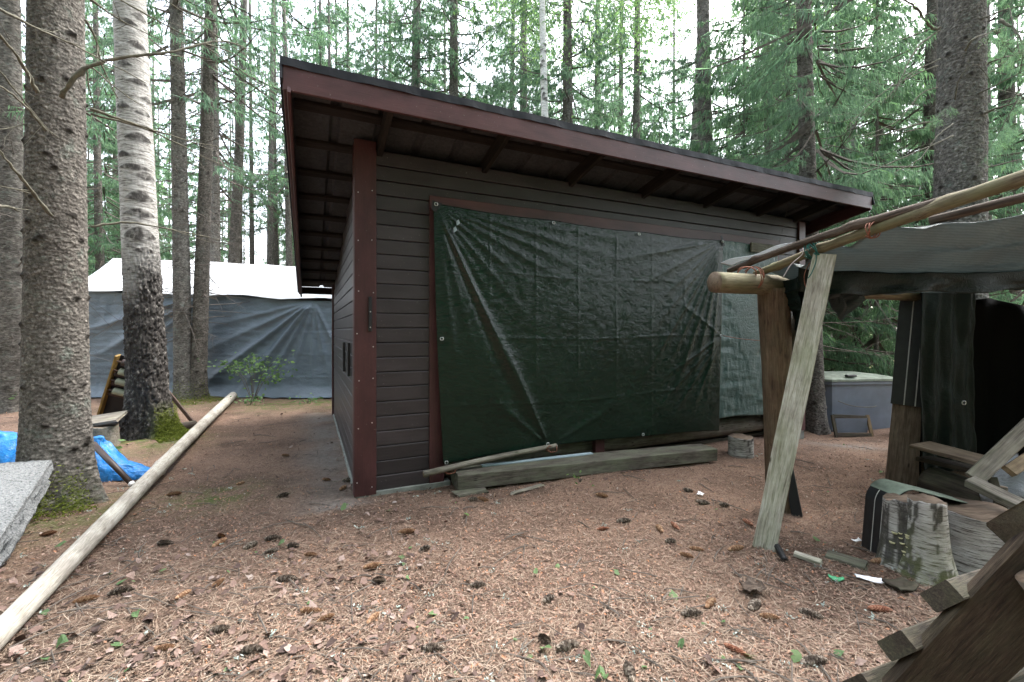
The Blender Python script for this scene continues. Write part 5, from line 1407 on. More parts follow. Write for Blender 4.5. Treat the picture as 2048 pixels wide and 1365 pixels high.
# --- the big spruce on the left: own mesh with bark plates, own branches
BS = Vector((-3.80, 3.67, 0))
face_l = math.atan2(-BS.y, -BS.x)
bs = thing('spruce_tree', 'big near spruce trunk at left with flaky bark beside the concrete slab', 'tree', BS)
link('trunk', trunk_mesh('big_spruce_trunk', 21, .212, 210, 4.8, .0085, .4, 'spruce', .0065, .024, .42, 5, moss=((face_l + .35, .45, .30), (face_l - .35, .35, .22)), knots=70, taper=.85), bs)
o = link('crown', CROWN_H[0], bs); o.scale = (1.2, 1.2, 1)
def branch(parent, origin, pts, r, mat='twig_lichen', sub=0, seed=0):
    rng = np.random.default_rng(seed); p = [np.array(P(*q)) - np.array(origin) for q in pts]
    pp_ = [2 * p[0] - p[1]] + p + [2 * p[-1] - p[-2]]; out = []
    for i in range(1, len(pp_) - 2):
        for k in range(6):
            t = k / 6; a, b, c, d = pp_[i - 1:i + 3]
            out.append(0.5 * ((2 * b) + (-a + c) * t + (2 * a - 5 * b + 4 * c - d) * t ** 2 + (-a + 3 * b - 3 * c + d) * t ** 3))
    out.append(p[-1]); out = np.array(out); n = len(out)
    out[1:] += rng.normal(0, r * .22, (n - 1, 3))
    mb = MB(); mb.tube(out, np.linspace(1, .35, n) * r * (1 + .12 * rng.normal(0, 1, n)), 8, True)
    for j in range(sub):
        i = rng.integers(n // 4, n - 1); d = out[min(i + 1, n - 1)] - out[i - 1]; d /= np.linalg.norm(d)
        dd = d * .7 + rng.normal(0, .5, 3); l = rng.uniform(.08, .35)
        q = out[i]; mb.tube([q, q + dd * l * .5 + rng.normal(0, .01, 3), q + dd * l], [r * .35, r * .25, r * .12], 4, False)
    return link('branch', mb.mesh('branch', (M[mat],), True), parent)
for k, (pts, r, sub) in enumerate([
    ([(124, 196, 3.34), (160, 146, 3.30), (228, 118, 3.35), (330, 106, 3.5), (440, 84, 3.8), (500, 98, 4.0)], .017, 5),
    ([(76, 186, 3.36), (45, 130, 3.2), (10, 82, 3.0), (-40, 20, 2.8)], .014, 2),
    ([(104, 432, 3.34), (62, 382, 3.15), (25, 335, 2.95), (-20, 280, 2.8)], .013, 4),
    ([(92, 262, 3.36), (50, 212, 3.2), (0, 172, 3.0), (-30, 160, 2.9)], .010, 3),
    ([(180, 218, 3.5), (262, 246, 3.6), (330, 268, 3.8), (395, 288, 4.0)], .012, 3),
    ([(181, 228, 3.5), (290, 258, 3.7), (380, 300, 3.9), (470, 345, 4.2)], .009, 5),
    ([(182, 454, 3.55), (255, 446, 3.7), (345, 460, 3.9), (440, 480, 4.2)], .010, 4),
    ([(171, 40, 3.6), (192, 80, 3.7), (203, 130, 3.75), (236, 198, 3.9)], .011, 6),
    ([(174, 130, 3.55), (178, 180, 3.6), (190, 215, 3.7)], .007, 2),
    ([(178, 130, 3.55), (250, 190, 3.7), (290, 215, 3.8)], .006, 2),
    ([(-20, 8, 2.6), (70, 55, 2.9), (150, 92, 3.1), (292, 166, 3.5)], .009, 4),
    ([(174, -5, 3.6), (240, 40, 3.8), (328, 84, 4.0)], .010, 5),
    ([(232, -5, 3.8), (330, 50, 4.0), (424, 102, 4.2), (540, 198, 4.6)], .008, 6),
    ([(330, 0, 4.3), (430, 70, 4.5), (500, 120, 4.7), (560, 190, 5.0)], .006, 5),
    ([(-10, 130, 2.9), (50, 205, 3.1), (105, 270, 3.25)], .006, 3),
    ([(-10, 410, 2.9), (20, 415, 3.1), (42, 425, 3.3)], .012, 1),
    ([(52, 248, 3.5), (20, 256, 3.4), (-20, 262, 3.2)], .006, 2),
    ([(560, 195, 5.2), (470, 130, 5.0), (400, 30, 4.8), (385, -10, 4.7)], .007, 5)]):
    branch(bs, BS, pts, r, 'twig_lichen', sub, 400 + k)

# --- the old birch next to it
BB = Vector((-4.97, 6.05, 0)); face_b = math.atan2(-BB.y, -BB.x)
bb = thing('birch_tree', 'old birch with dark furrowed foot and white upper bark beside the ramp', 'tree', BB)
def zpx(py, Y): return EYE - (py - HOR) / FPX * Y
scl = [(zpx(py, 5.8), sa, sw, sh_) for (py, sa, sw, sh_) in [(a_1, b_1, c_1 * 1.45, d_1 * 1.5) for (a_1, b_1, c_1, d_1) in ((72, .35, .11, .06), (118, -.5, .10, .05), (150, .3, .13, .05), (205, -.7, .09, .06), (212, .55, .10, .05), (242, .5, .16, .04), (268, .2, .15, .07), (330, -.15, .20, .05), (345, .5, .15, .06), (392, .1, .15, .085), (425, .05, .17, .07), (470, .0, .17, .10), (500, .2, .12, .05), (540, -.2, .12, .06), (30, -.2, .12, .05), (10, .6, .1, .06), (305, -.8, .10, .05), (180, .9, .1, .05), (655, -.1, .16, .07), (750, .2, .16, .06))]]
link('trunk', trunk_mesh('old_birch_trunk', 20, .228, 150, 6.5, .014, .5, 'birch', .020, .05, .42, 15, moss=((face_b + .75, .55, .42), (face_b + .3, .3, .16)), scars=scl, rough_to=2.55, face=face_b, curve=(-.55, .1), taper=.62), bb)
rng_ = np.random.default_rng(5)
kb = []; 
for k in range(9):
    a = rng_.uniform(0, 6.28); z = rng_.uniform(8, 17)
    base = np.array([0, 0, z]); e = np.array([math.cos(a), math.sin(a), .5]); n = 900
    c = base + e * rng_.uniform(.4, 3.0, n)[:, None] + rng_.normal(0, .45, (n, 3)); d = rng_.normal(0, 1, (n, 3)); d[:, 2] -= .8
    kb.append(kites(c, d, rng_.uniform(.05, .09, n), rng_.uniform(.04, .06, n), rng_))
kb = np.concatenate(kb)
BCROWN = mesh_np('crown', kb.reshape(-1, 3), np.arange(len(kb) * 4).reshape(-1, 4), (M['leaf'],), False, {'tip': np.zeros(len(kb) * 4)})
link('crown', BCROWN, bb)

# --- the big spruce on the right, behind the shelter
RS = Vector((5.66, 5.60, 0)); face_r = math.atan2(-RS.y, -RS.x)
rs = thing('spruce_tree', 'massive grey spruce trunk rising behind the dark shelter at right', 'tree', RS)
link('trunk', trunk_mesh('massive_spruce_trunk', 22, .29, 180, 7.0, .016, .5, 'spruce', .011, .045, .25, 25, knots=80, taper=.85, curve=(.12, .0)), rs)
o = link('crown', CROWN_H[1], rs); o.scale = (1.2, 1.2, 1)
for k, (pts, r, sub) in enumerate([
    ([(1880, 56, 5.4), (1862, 55, 5.3), (1835, 20, 5.1), (1800, -10, 5.0)], .020, 4),
    ([(1880, 60, 5.4), (1840, 90, 5.2), (1815, 130, 5.0), (1790, 185, 4.9)], .013, 4),
    ([(1874, 242, 5.45), (1830, 250, 5.2), (1780, 266, 5.0), (1722, 277, 4.8)], .013, 6),
    ([(1870, 250, 5.45), (1835, 258, 5.2), (1787, 271, 5.0)], .010, 3),
    ([(1906, 272, 5.2), (1866, 290, 5.0), (1800, 318, 4.8), (1745, 341, 4.6)], .010, 4),
    ([(1906, 248, 5.2), (1875, 272, 5.0), (1840, 318, 4.8), (1790, 345, 4.7), (1798, 352, 4.7)], .008, 3),
    ([(1875, 175, 5.4), (1840, 190, 5.2), (1790, 245, 5.0), (1680, 290, 4.6)], .007, 6),
    ([(1875, 132, 5.4), (1830, 150, 5.2), (1760, 190, 5.0), (1690, 260, 4.7)], .008, 7),
    ([(1880, 118, 5.4), (1820, 150, 5.2), (1760, 210, 4.9)], .007, 5),
    ([(1930, 102, 5.2), (1945, 80, 5.1), (1972, 68, 5.2), (2010, 55, 5.3)], .013, 3),
    ([(1960, 232, 5.4), (1990, 218, 5.3), (2040, 205, 5.1)], .018, 3),
    ([(1964, 132, 5.5), (2000, 118, 5.3), (2060, 100, 5.0)], .012, 5),
    ([(1950, 190, 5.4), (1990, 172, 5.2), (2050, 140, 5.0)], .012, 5),
    ([(1910, 200, 5.2), (1918, 160, 5.0), (1947, 130, 4.9), (1972, 150, 4.9), (1985, 177, 4.9)], .007, 1),
    ([(1960, 40, 5.4), (2010, 20, 5.2), (2060, 10, 5.0)], .010, 5),
    ([(2000, 40, 4.6), (2030, 60, 4.5), (2045, 90, 4.4), (2060, 130, 4.4)], .012, 4)]):
    branch(rs, RS, pts, r, 'twig_lichen', sub, 500 + k)

# fine hanging sprays of the near spruces
def spray_mesh(seed, L=1.5):
    rng = np.random.default_rng(seed); K = []; T = []; tube = MB()
    ax = branch_axis(np.array([1, 0, 0]), L, -.35, .05, 7); tube.tube(ax, np.linspace(.010, .002, 7), 4, False)
    n = 34; s = rng.uniform(.1, 1, n); sd = rng.choice([-1, 1], n)
    p = np.stack([L * s, 0 * s, L * (-.35 * s + .05 * s * s)], 1)
    tl = (.34 * L * (1 - s) ** .6 + .14) * rng.uniform(.6, 1.1, n)
    td = np.array([.6, 0, -.45])[None, :] + np.array([0, 1, 0])[None, :] * (sd * .65)[:, None] + rng.normal(0, .12, (n, 3)); td /= np.linalg.norm(td, axis=1)[:, None]
    # each twig carries short needle combs on both sides and hanging side twigs
    for i in range(n):
        subs = [(p[i], td[i], tl[i])]
        for j in range(7):
            g = rng.uniform(.15, .95); d = np.array([0, 0, -1.0]) + td[i] * .5 + rng.normal(0, .3, 3); d /= np.linalg.norm(d)
            subs.append((p[i] + td[i] * tl[i] * g, d, rng.uniform(.08, .22)))
        for (b, d, l) in subs:
            m = max(6, int(l / .009)); g = np.linspace(.03, 1, m)
            side = np.cross(d, rng.normal(0, 1, 3)); side /= np.linalg.norm(side)
            sg = np.where(np.arange(m) % 2 == 0, 1, -1)[:, None]
            nb = b[None, :] + d[None, :] * (l * g)[:, None]
            ndir = d[None, :] * .75 + side[None, :] * sg + rng.normal(0, .25, (m, 3))
            K.append(kites(nb, ndir, np.full(m, .019), np.full(m, .0045), rng)); T.append(np.clip((g - .55) * 1.6, 0, .9) * (rng.random() < .6))
    K = np.concatenate(K); T = np.concatenate(T); nk = len(K); tv = np.concatenate(tube.v); tf = np.array(tube.f) + nk * 4
    return mesh_np('green_branch', np.concatenate([K.reshape(-1, 3), tv]), np.concatenate([np.arange(nk * 4).reshape(-1, 4), tf]), (M['needles'], M['twig']), False, {'tip': np.concatenate([np.repeat(T, 4), np.zeros(len(tv))])}, np.concatenate([np.zeros(nk), np.ones(len(tf))]))
SPRAY = [spray_mesh(600 + i) for i in range(3)]
def spray(parent, origin, px, py, Y, az, sc, pitch=0.0, k=0):
    c = P(px, py, Y) - Vector(origin)
    link('green_branch', SPRAY[k % 3], parent, Matrix.Translation(c) @ Matrix.Rotation(R(az), 4, 'Z') @ Matrix.Rotation(R(pitch), 4, 'Y') @ Matrix.Scale(sc, 4))
for k, (px, py, Y, az, sc, pt) in enumerate([(1905, 205, 5.0, 200, .35, 20), (2040, 190, 4.6, -70, .55, 45), (2060, 150, 4.9, 150, .6, 50), (2020, 20, 4.6, 230, .5, 40), (1985, 60, 5.3, 10, .5, 20), (1870, 20, 5.1, 190, .6, 10)]):
    spray(rs, RS, px, py, Y, az, sc, pt, k)

# --- trees standing apart from the crowd, left to right
tree(27, 8.3, .34, label='dark spruce trunk at the left edge behind the big spruce', crown='H')
pair = thing('spruce_tree', 'left trunk of the twin spruces before the grey tent', 'tree', (-6.86, 9.2, 0))
o = link('trunk', TRUNKS[0], pair); o.scale = (1.16, 1.16, 1); pair.rotation_euler = (0, R(-1.4), 0)
link('dead_branches', DEAD[0], pair)['kind'] = 'stuff'; link('crown', CROWN_H[0], pair)
pair = thing('spruce_tree', 'right trunk of the twin spruces before the grey tent', 'tree', (-6.63, 9.28, 0))
o = link('trunk', TRUNKS[1], pair); o.scale = (1.04, 1.04, 1); pair.rotation_euler = (0, R(1.1), 1.0)
link('dead_branches', DEAD[1], pair)['kind'] = 'stuff'; link('crown', CROWN_H[1], pair)
for (px, Y, d, kind, crown, lab) in [
    (205, 15.5, .24, 'spruce', 'M', 'slim spruce between the big spruce and the old birch'),
    (228, 18.5, .24, 'spruce', 'M', 'thin spruce close behind the old birch on its left'),
    (432, 14.6, .29, 'spruce', 'H', 'left of two grey spruces right of the twin spruces'),
    (456, 15.6, .34, 'spruce', 'H', 'right of two grey spruces right of the twin spruces'),
    (482, 19.5, .22, 'spruce', None, 'slender spruce between the grey pair and the roof corner'),
    (540, 19.0, .28, 'spruce', None, 'left of two pale spruces beside the left roof corner'),
    (556, 20.5, .26, 'spruce', 'H', 'right of two pale spruces beside the left roof corner'),
    (583, 16.5, .22, 'spruce', 'H', 'dark spruce stem right above the left roof corner'),
    (646, 21, .24, 'spruce', 'F', 'pale spruce stem above the left end of the roof'),
    (672, 23, .22, 'spruce', 'F', 'second pale spruce stem above the left end of the roof'),
    (775, 20, .24, 'spruce', 'M', 'thin spruce left of the first sturdy trunk above the roof'),
    (818, 12.6, .31, 'spruce', 'M', 'first sturdy spruce trunk above the shed roof from the left'),
    (906, 12.9, .31, 'spruce', 'M', 'second sturdy spruce trunk above the shed roof from the left'),
    (1017, 17.5, .26, 'spruce', 'M', 'slim spruce left of the slender white birch'),
    (1046, 15.5, .28, 'spruce', 'M', 'spruce trunk just left of the slender white birch'),
    (1106, 11.3, .23, 'birch', None, 'slender white birch with black marks above the roof'),
    (1138, 12.6, .34, 'spruce', 'M', 'thick spruce trunk just right of the slender white birch'),
    (1185, 19, .30, 'spruce', 'M', 'pale spruce between the thick trunk and the straight dark one'),
    (1236, 18, .27, 'spruce', 'F', 'thin spruce left of the straight dark trunk above the roof'),
    (1267, 14.2, .27, 'spruce', 'H', 'straight dark spruce trunk above the middle of the roof'),
    (1362, 12.4, .34, 'birch2', None, 'dark patchy birch above the right half of the roof'),
    (1421, 10.6, .34, 'spruce', 'N', 'sturdy spruce with low green boughs above the right half of the roof'),
    (1545, 14.0, .25, 'spruce', 'M', 'thin spruce among boughs left of the straight dark trunk at right'),
    (1588, 16.5, .25, 'spruce', 'M', 'slim stem behind boughs near the right end of the roof'),
    (1631, 7.2, .235, 'spruce', 'N', 'straight dark spruce standing by the right end of the shed'),
    (1657, 13.0, .20, 'birch', None, 'slim leaning birch seen under the lean-to beam'),
    (1684, 11.6, .29, 'spruce', 'M', 'grey spruce seen under the lean-to beam beside the dark birch'),
    (1724, 10.6, .27, 'birch2', None, 'dark rough birch behind the plastic bin'),
    (1772, 12.8, .22, 'spruce', 'N', 'brown spruce stem beside the black runner post'),
    (1850, 9.5, .24, 'spruce', 'N', 'spruce half hidden behind the massive right trunk'),
    (2024, 11.0, .34, 'spruce', 'M', 'spruce trunk at the right edge beyond the massive one'),
    (1975, 16, .27, 'spruce', 'F', 'thin spruce just right of the massive right trunk')]:
    t = tree(px, Y, d, kind, crown, lab)
    if px == 1631:                              # keep its boughs clear of the shed
        c_ = [c for c in t.children if c.name.startswith('crown')][0]; c_.location = (0, 0, 1.6); c_.scale = (.62, .62, 1)
    if kind.startswith('birch'): link('crown', BCROWN, t)
for (px, Y, zsc, lab) in [
    (118, 15, 1.1, 'young spruce with hanging boughs behind the big left spruce'), (262, 17, 1.2, 'young spruce with hanging boughs behind the old birch'),
    
    (720, 16.5, 1.25, 'bushy young spruce left of the first sturdy trunk above the roof'), (850, 14.5, 1.2, 'bushy young spruce between the first two sturdy trunks above the roof'),
    (985, 14.5, 1.15, 'bushy young spruce left of the slender white birch'), (1066, 15.5, 1.1, 'bushy young spruce directly left of the slender white birch'),
    (1210, 15.5, 1.2, 'bushy young spruce between the thick trunk and the straight dark trunk'), (1320, 15, 1.2, 'bushy young spruce left of the dark patchy birch'),
    (1490, 9.6, 1.1, 'full green young spruce behind the right half of the roof'), (1575, 9.0, 1.15, 'full green young spruce left of the trunk by the shed end'),
    (1752, 9.2, 1.1, 'full green young spruce behind the plastic bin'), (1700, 14.5, 1.1, 'young spruce far behind the plastic bin'), (1800, 14, 1.1, 'young spruce behind the black runner post'), (2060, 9, 1.1, 'young spruce at the right edge of the picture')]:
    X_ = (px - 1024) / FPX * Y
    t = thing('young_spruce', lab, 'tree', (X_, Y, float(gz(X_, Y)[0])), RNG.uniform(0, 6.28), 'young spruces in the forest')
    o = link('trunk', TRUNKS[0], t); o.scale = (.33, .33, .42 * zsc)
    o = link('crown', CROWN_Y[_ti % 2], t); o.scale = (zsc, zsc, zsc); _ti += 1
# --- the crowd behind them
rf = np.random.default_rng(77)
zones = [(8, 560, 'slender far spruce from the left in the forest beyond the grey tent', 'spruces beyond the tent'), (566, 1300, 'slender far spruce from the left above the left half of the shed roof', 'spruces far behind the shed'), (1306, 1720, 'slender far spruce from the left above the right half of the shed roof', 'spruces far behind the right of the shed'), (1726, 2040, 'slender far spruce from the left behind the lean-to', 'spruces far behind the lean-to')]
ORD = ['first', 'second', 'third', 'fourth', 'fifth', 'sixth', 'seventh', 'eighth', 'ninth', 'tenth', 'eleventh', 'twelfth', 'thirteenth', 'fourteenth', 'fifteenth', 'sixteenth', 'seventeenth', 'eighteenth', 'nineteenth', 'twentieth', 'twenty-first', 'twenty-second', 'twenty-third', 'twenty-fourth', 'twenty-fifth', 'twenty-sixth', 'twenty-seventh', 'twenty-eighth', 'twenty-ninth', 'thirtieth']
for (x0, x1, lab, grp) in zones:
    n = int((x1 - x0) / 25)
    for k in range(n):
        px = x0 + (x1 - x0) * (k + rf.random()) / n; Y = rf.uniform(19, 42)
        tree(px, Y, rf.uniform(.17, .30), 'spruce', (('M' if Y < 23 else 'F') if k % 5 < 4 else 'H') if not 440 < px < 590 else (None if k % 2 else 'H'), ORD[k] + ' ' + lab, grp, H=rf.uniform(19, 24), dead=Y < 30)

# far-off wood closing the view all round, and bright undergrowth
def far_wood():
    rng = np.random.default_rng(88); K = []
    n = 20000
    a = rng.uniform(0, 2 * math.pi, n); r = rng.uniform(46, 75, n)
    dens = fbm(np.stack([np.cos(a) * 14, np.sin(a) * 14, r * .02], 1), 3, 5)
    z = rng.uniform(0, 1, n) ** 1.15 * 25
    keep = dens + .35 * fbm(np.stack([np.cos(a) * 30, np.sin(a) * 30, z * .4], 1), 2, 6) > -.02 + .022 * (z - 8)
    a, r, z = a[keep], r[keep], z[keep]; n = len(a)
    c = np.stack([np.cos(a) * r, np.sin(a) * r + 4, z], 1)
    d = np.array([0, 0, -1.0])[None, :] + rng.normal(0, .35, (n, 3))
    K.append(kites(c, d, rng.uniform(.6, 1.5, n), rng.uniform(.18, .42, n), rng))
    K = np.concatenate(K); tb = MB()
    for k in range(150):
        a_ = rng.uniform(0, 6.283); r_ = rng.uniform(45, 70)
        tb.tube([(math.cos(a_) * r_, math.sin(a_) * r_ + 4, -.5), (math.cos(a_) * r_, math.sin(a_) * r_ + 4, 22)], [rng.uniform(.12, .2), .04], 5, False)
    nk = len(K); tv = np.concatenate(tb.v); tf = np.array(tb.f) + nk * 4
    return mesh_np('far_wood', np.concatenate([K.reshape(-1, 3), tv]), np.concatenate([np.arange(nk * 4).reshape(-1, 4), tf]), (M['needles'], M['spruce']), False, {'tip': np.concatenate([np.repeat(rng.random(nk) * .9, 4), np.zeros(len(tv))])}, np.concatenate([np.zeros(nk), np.ones(len(tf))]))
tag(link('far_wood', far_wood()), 'distant wood closing off the view all around', None, None, 'stuff')
def near_wood():
    # unseen forest behind the camera, added and thickened to dim the shed front
    rng = np.random.default_rng(89); K = []; tb = MB()
    for k in range(64):
        a_ = rng.uniform(R(184), R(356)); r_ = rng.uniform(5.5, 28); x_, y_ = math.cos(a_) * r_, math.sin(a_) * r_ - 1.5
        tb.tube([(x_, y_, -.3), (x_, y_, 19)], [rng.uniform(.13, .2), .03], 7, False)
        m = 2300; z = 1.2 + 17 * rng.random(m) ** 1.2; L = 2.3 * (1 - (z - 1.2) / 18) ** .8 * np.sqrt(rng.random(m)); th = rng.uniform(0, 6.283, m)
        c = np.stack([x_ + L * np.cos(th), y_ + L * np.sin(th), z - L * .35], 1); d = np.array([0, 0, -1.0])[None, :] + rng.normal(0, .4, (m, 3))
        K.append(kites(c, d, rng.uniform(.35, .8, m), rng.uniform(.08, .2, m), rng))
    K = np.concatenate(K); nk = len(K); tv = np.concatenate(tb.v); tf = np.array(tb.f) + nk * 4
    return mesh_np('unseen_shade_wood', np.concatenate([K.reshape(-1, 3), tv]), np.concatenate([np.arange(nk * 4).reshape(-1, 4), tf]), (M['needles'], M['spruce']), False, {'tip': np.zeros(nk * 4 + len(tv))}, np.concatenate([np.zeros(nk), np.ones(len(tf))]))
tag(link('unseen_shade_wood', near_wood()), 'unseen spruce wood added behind the viewpoint to shade the shed front', None, None, 'stuff')
def undergrowth():
    rng = np.random.default_rng(99); n = 36000
    a = rng.uniform(R(28), R(152), n); r = 13 + 34 * rng.random(n) ** .8
    x, y = np.cos(a) * r, np.sin(a) * r
    m = fbm(np.stack([x * .22, y * .22, x * 0], 1), 3, 41)
    uu_, vv_ = shed_uv(x, y)
    keep = (m > -.02) & ~((uu_ > -1) & (uu_ < 7) & (vv_ < 6)) & ~((np.abs(x + 6.5) < 4.6) & (y < 14.2))
    x, y, m = x[keep], y[keep], m[keep]; n = len(x)
    h = rng.random(n) ** .7 * (0.35 + 2.2 * np.clip(m, 0, .6))
    c = np.stack([x, y, gz(x, y) + h], 1); d = rng.normal(0, 1, (n, 3)); d[:, 2] *= .5
    k = kites(c, d, rng.uniform(.10, .26, n), rng.uniform(.08, .18, n), rng)
    return mesh_np('undergrowth', k.reshape(-1, 3), np.arange(n * 4).reshape(-1, 4), (M['under'],), False, {'tip': np.zeros(n * 4)})
tag(link('undergrowth', undergrowth()), 'bright green leafy undergrowth between the far trees', None, None, 'stuff')

# leafy plants
def leafy(name, label, loc, n, spread, h, lsize, seed, stems=4, cat='plant'):
    rng = np.random.default_rng(seed)
    t = thing(name, label, cat, loc)
    mb = MB(); tips = []
    for k in range(stems):
        a = rng.uniform(0, 6.28); top = np.array([math.cos(a) * spread * rng.uniform(.3, 1), math.sin(a) * spread * rng.uniform(.3, 1) * .6, h * rng.uniform(.5, 1)])
        mid = top * np.array([.35, .35, .6]); mb.tube([(0, 0, -.02), mid, top], [.008, .006, .003], 5, False)
        for j in range(n // stems):
            f = rng.uniform(.35, 1.05); tips.append(mid + (top - mid) * f + rng.normal(0, .06 + spread * .12, 3) * np.array([1, 1, .5]))
    link('stem', mb.mesh('stem', (M['twig'],), True), t)
    c = np.array(tips); c[:, 2] = np.maximum(c[:, 2], .02); d = rng.normal(0, 1, c.shape); d[:, 2] = d[:, 2] * .25 - .15; m = len(c)
    k = kites(c, d, lsize * rng.uniform(.6, 1.3, m), lsize * .75 * rng.uniform(.6, 1.2, m), rng, .5)
    link('foliage', mesh_np('foliage', k.reshape(-1, 3), np.arange(m * 4).reshape(-1, 4), (M['leaf'],), False, {'tip': np.zeros(m * 4)}), t)
    return t
leafy('sapling', 'leafy sapling growing before the grey tent', (-5.45, 9.25, 0), 330, .75, .95, .085, 701, 8)
leafy('low_plant', 'low leafy plant by the far end of the pale pole', (-5.2, 8.7, 0), 60, .35, .16, .07, 702)
leafy('low_plant', 'low leafy plant between the tent and the shed wall', (-4.2, 9.0, 0), 40, .3, .12, .07, 703)
leafy('leafy_bush', 'bright leafy bush at the left edge beside the dark spruce', (-10.9, 9.8, 0), 420, .9, 1.05, .12, 704, 9)
leafy('leafy_bush', 'low leafy bush at the far left edge', (-9.6, 8.3, 0), 220, .6, .55, .10, 705, 7)
leafy('seedling', 'tiny green seedling in front of the mossy timber', G(1160, 966), 14, .05, .06, .045, 706, 3)
leafy('seedling', 'two-leaved green seedling beside the cut stump', (-4.86, 5.36, 0), 5, .05, .16, .10, 707, 1)
leafy('seedling', 'small green sprout by the lower left of the shed door', G(930, 1003), 4, .02, .02, .02, 708, 1)

# moss cushions round the trunks' feet
def moss_tuft(cx, cy, rx, n, seed, zfun, a0=0, a1=6.28, r_in=.25):
    rng = np.random.default_rng(seed); a = rng.uniform(a0, a1, n); r = r_in + rx * rng.random(n) ** 1.3
    x, y = cx + np.cos(a) * r, cy + np.sin(a) * r
    c = np.stack([x, y, gz(x, y) + np.clip(.40 * np.exp(-(r - r_in) / .055), .0, .4) * rng.random(n)], 1)
    d = rng.normal(0, 1, (n, 3)); d[:, 2] = np.abs(d[:, 2]) * .6
    k = kites(c, d, rng.uniform(.012, .034, n), rng.uniform(.007, .013, n), rng)
    return mesh_np('moss', k.reshape(-1, 3), np.arange(n * 4).reshape(-1, 4), (M['moss'],), False, {'tip': np.zeros(n * 4)})
tag(link('moss', moss_tuft(BB.x, BB.y, .30, 9000, 5, None, face_b + .15, face_b + 1.7, .27)), 'moss cushion at the foot of the old birch', None, None, 'stuff')
tag(link('moss', moss_tuft(-6.75, 9.25, .5, 3000, 6, None, -2.6, .2, .30)), 'moss at the foot of the twin spruces', None, None, 'stuff')
tag(link('moss', moss_tuft(BS.x, BS.y, .14, 900, 7, None, face_l - .5, face_l + .6, .29)), 'moss at the foot of the big left spruce', None, None, 'stuff')

# ------------------------------------------------------------------ litter on the ground
def visible_xy(n, ymin, ymax, rng, power=1.0, pad=1.12):
    t = rng.random(n); y = 1 / (1 / ymin + (1 / ymax - 1 / ymin) * t ** power)
    x = (rng.uniform(-1, 1, n) * 1.1636 * pad) * y + 0
    uu_, vv_ = shed_uv(x, y)
    k = ~((uu_ > .02) & (uu_ < 6.3) & (vv_ > 0.02) & (vv_ < 4.3))
    return x[k], y[k]
def scatter_quads(x, y, l, w, tilt, lift, rng, bend=.0):
    n = len(x); z = gz(x, y) + lift
    yaw = rng.uniform(0, 6.283, n); t1 = rng.normal(0, tilt, n); t2 = rng.normal(0, tilt, n)
    ex = np.stack([np.cos(yaw), np.sin(yaw), np.sin(t1)], 1); ey = np.stack([-np.sin(yaw), np.cos(yaw), np.sin(t2)], 1)
    c = np.stack([x, y, z], 1); l = l[:, None] / 2; w = w[:, None] / 2
    j = lambda: 1 + rng.uniform(-.35, .35, (n, 1))
    V = np.stack([c - ex * l * j() - ey * w * .7 * j(), c + ex * l * .8 * j() - ey * w * j(), c + ex * l * j() + ey * w * .8 * j(), c - ex * l * .8 * j() + ey * w * j()], 1)
    return V
rl = np.random.default_rng(2024)
x, y = visible_xy(110000, 1.55, 9.5, rl, 1.0); n = len(x)
pat = fbm(np.stack([x * .8, y * .8, x * 0], 1), 3, 15)
u_s, v_s = shed_uv(x, y); near_sand = np.exp(-((u_s + .15) / .35) ** 2) * (v_s > -.1)
keep = (rl.random(n) < np.clip(.6 + 1.6 * pat, .08, 1)) & (rl.random(n) > near_sand * .85); x, y = x[keep], y[keep]; n = len(x)
V = scatter_quads(x, y, rl.uniform(.006, .020, n), rl.uniform(.004, .012, n), .4, .006 + rl.random(n) * .006, rl)
tag(link('cone_scale_litter', mesh_np('cone_scale_litter', V.reshape(-1, 3), np.arange(n * 4).reshape(-1, 4), (M['flake'],))), 'orange brown cone scales strewn over the ground', None, None, 'stuff')
x, y = visible_xy(60000, 1.55, 8, rl); n = len(x)
V = scatter_quads(x, y, rl.uniform(.03, .10, n), rl.uniform(.0016, .0032, n), .12, .009 + rl.random(n) * .008, rl)
tag(link('needle_litter', mesh_np('needle_litter', V.reshape(-1, 3), np.arange(n * 4).reshape(-1, 4), (M['sliver'],))), 'dry needles and straws strewn over the ground', None, None, 'stuff')
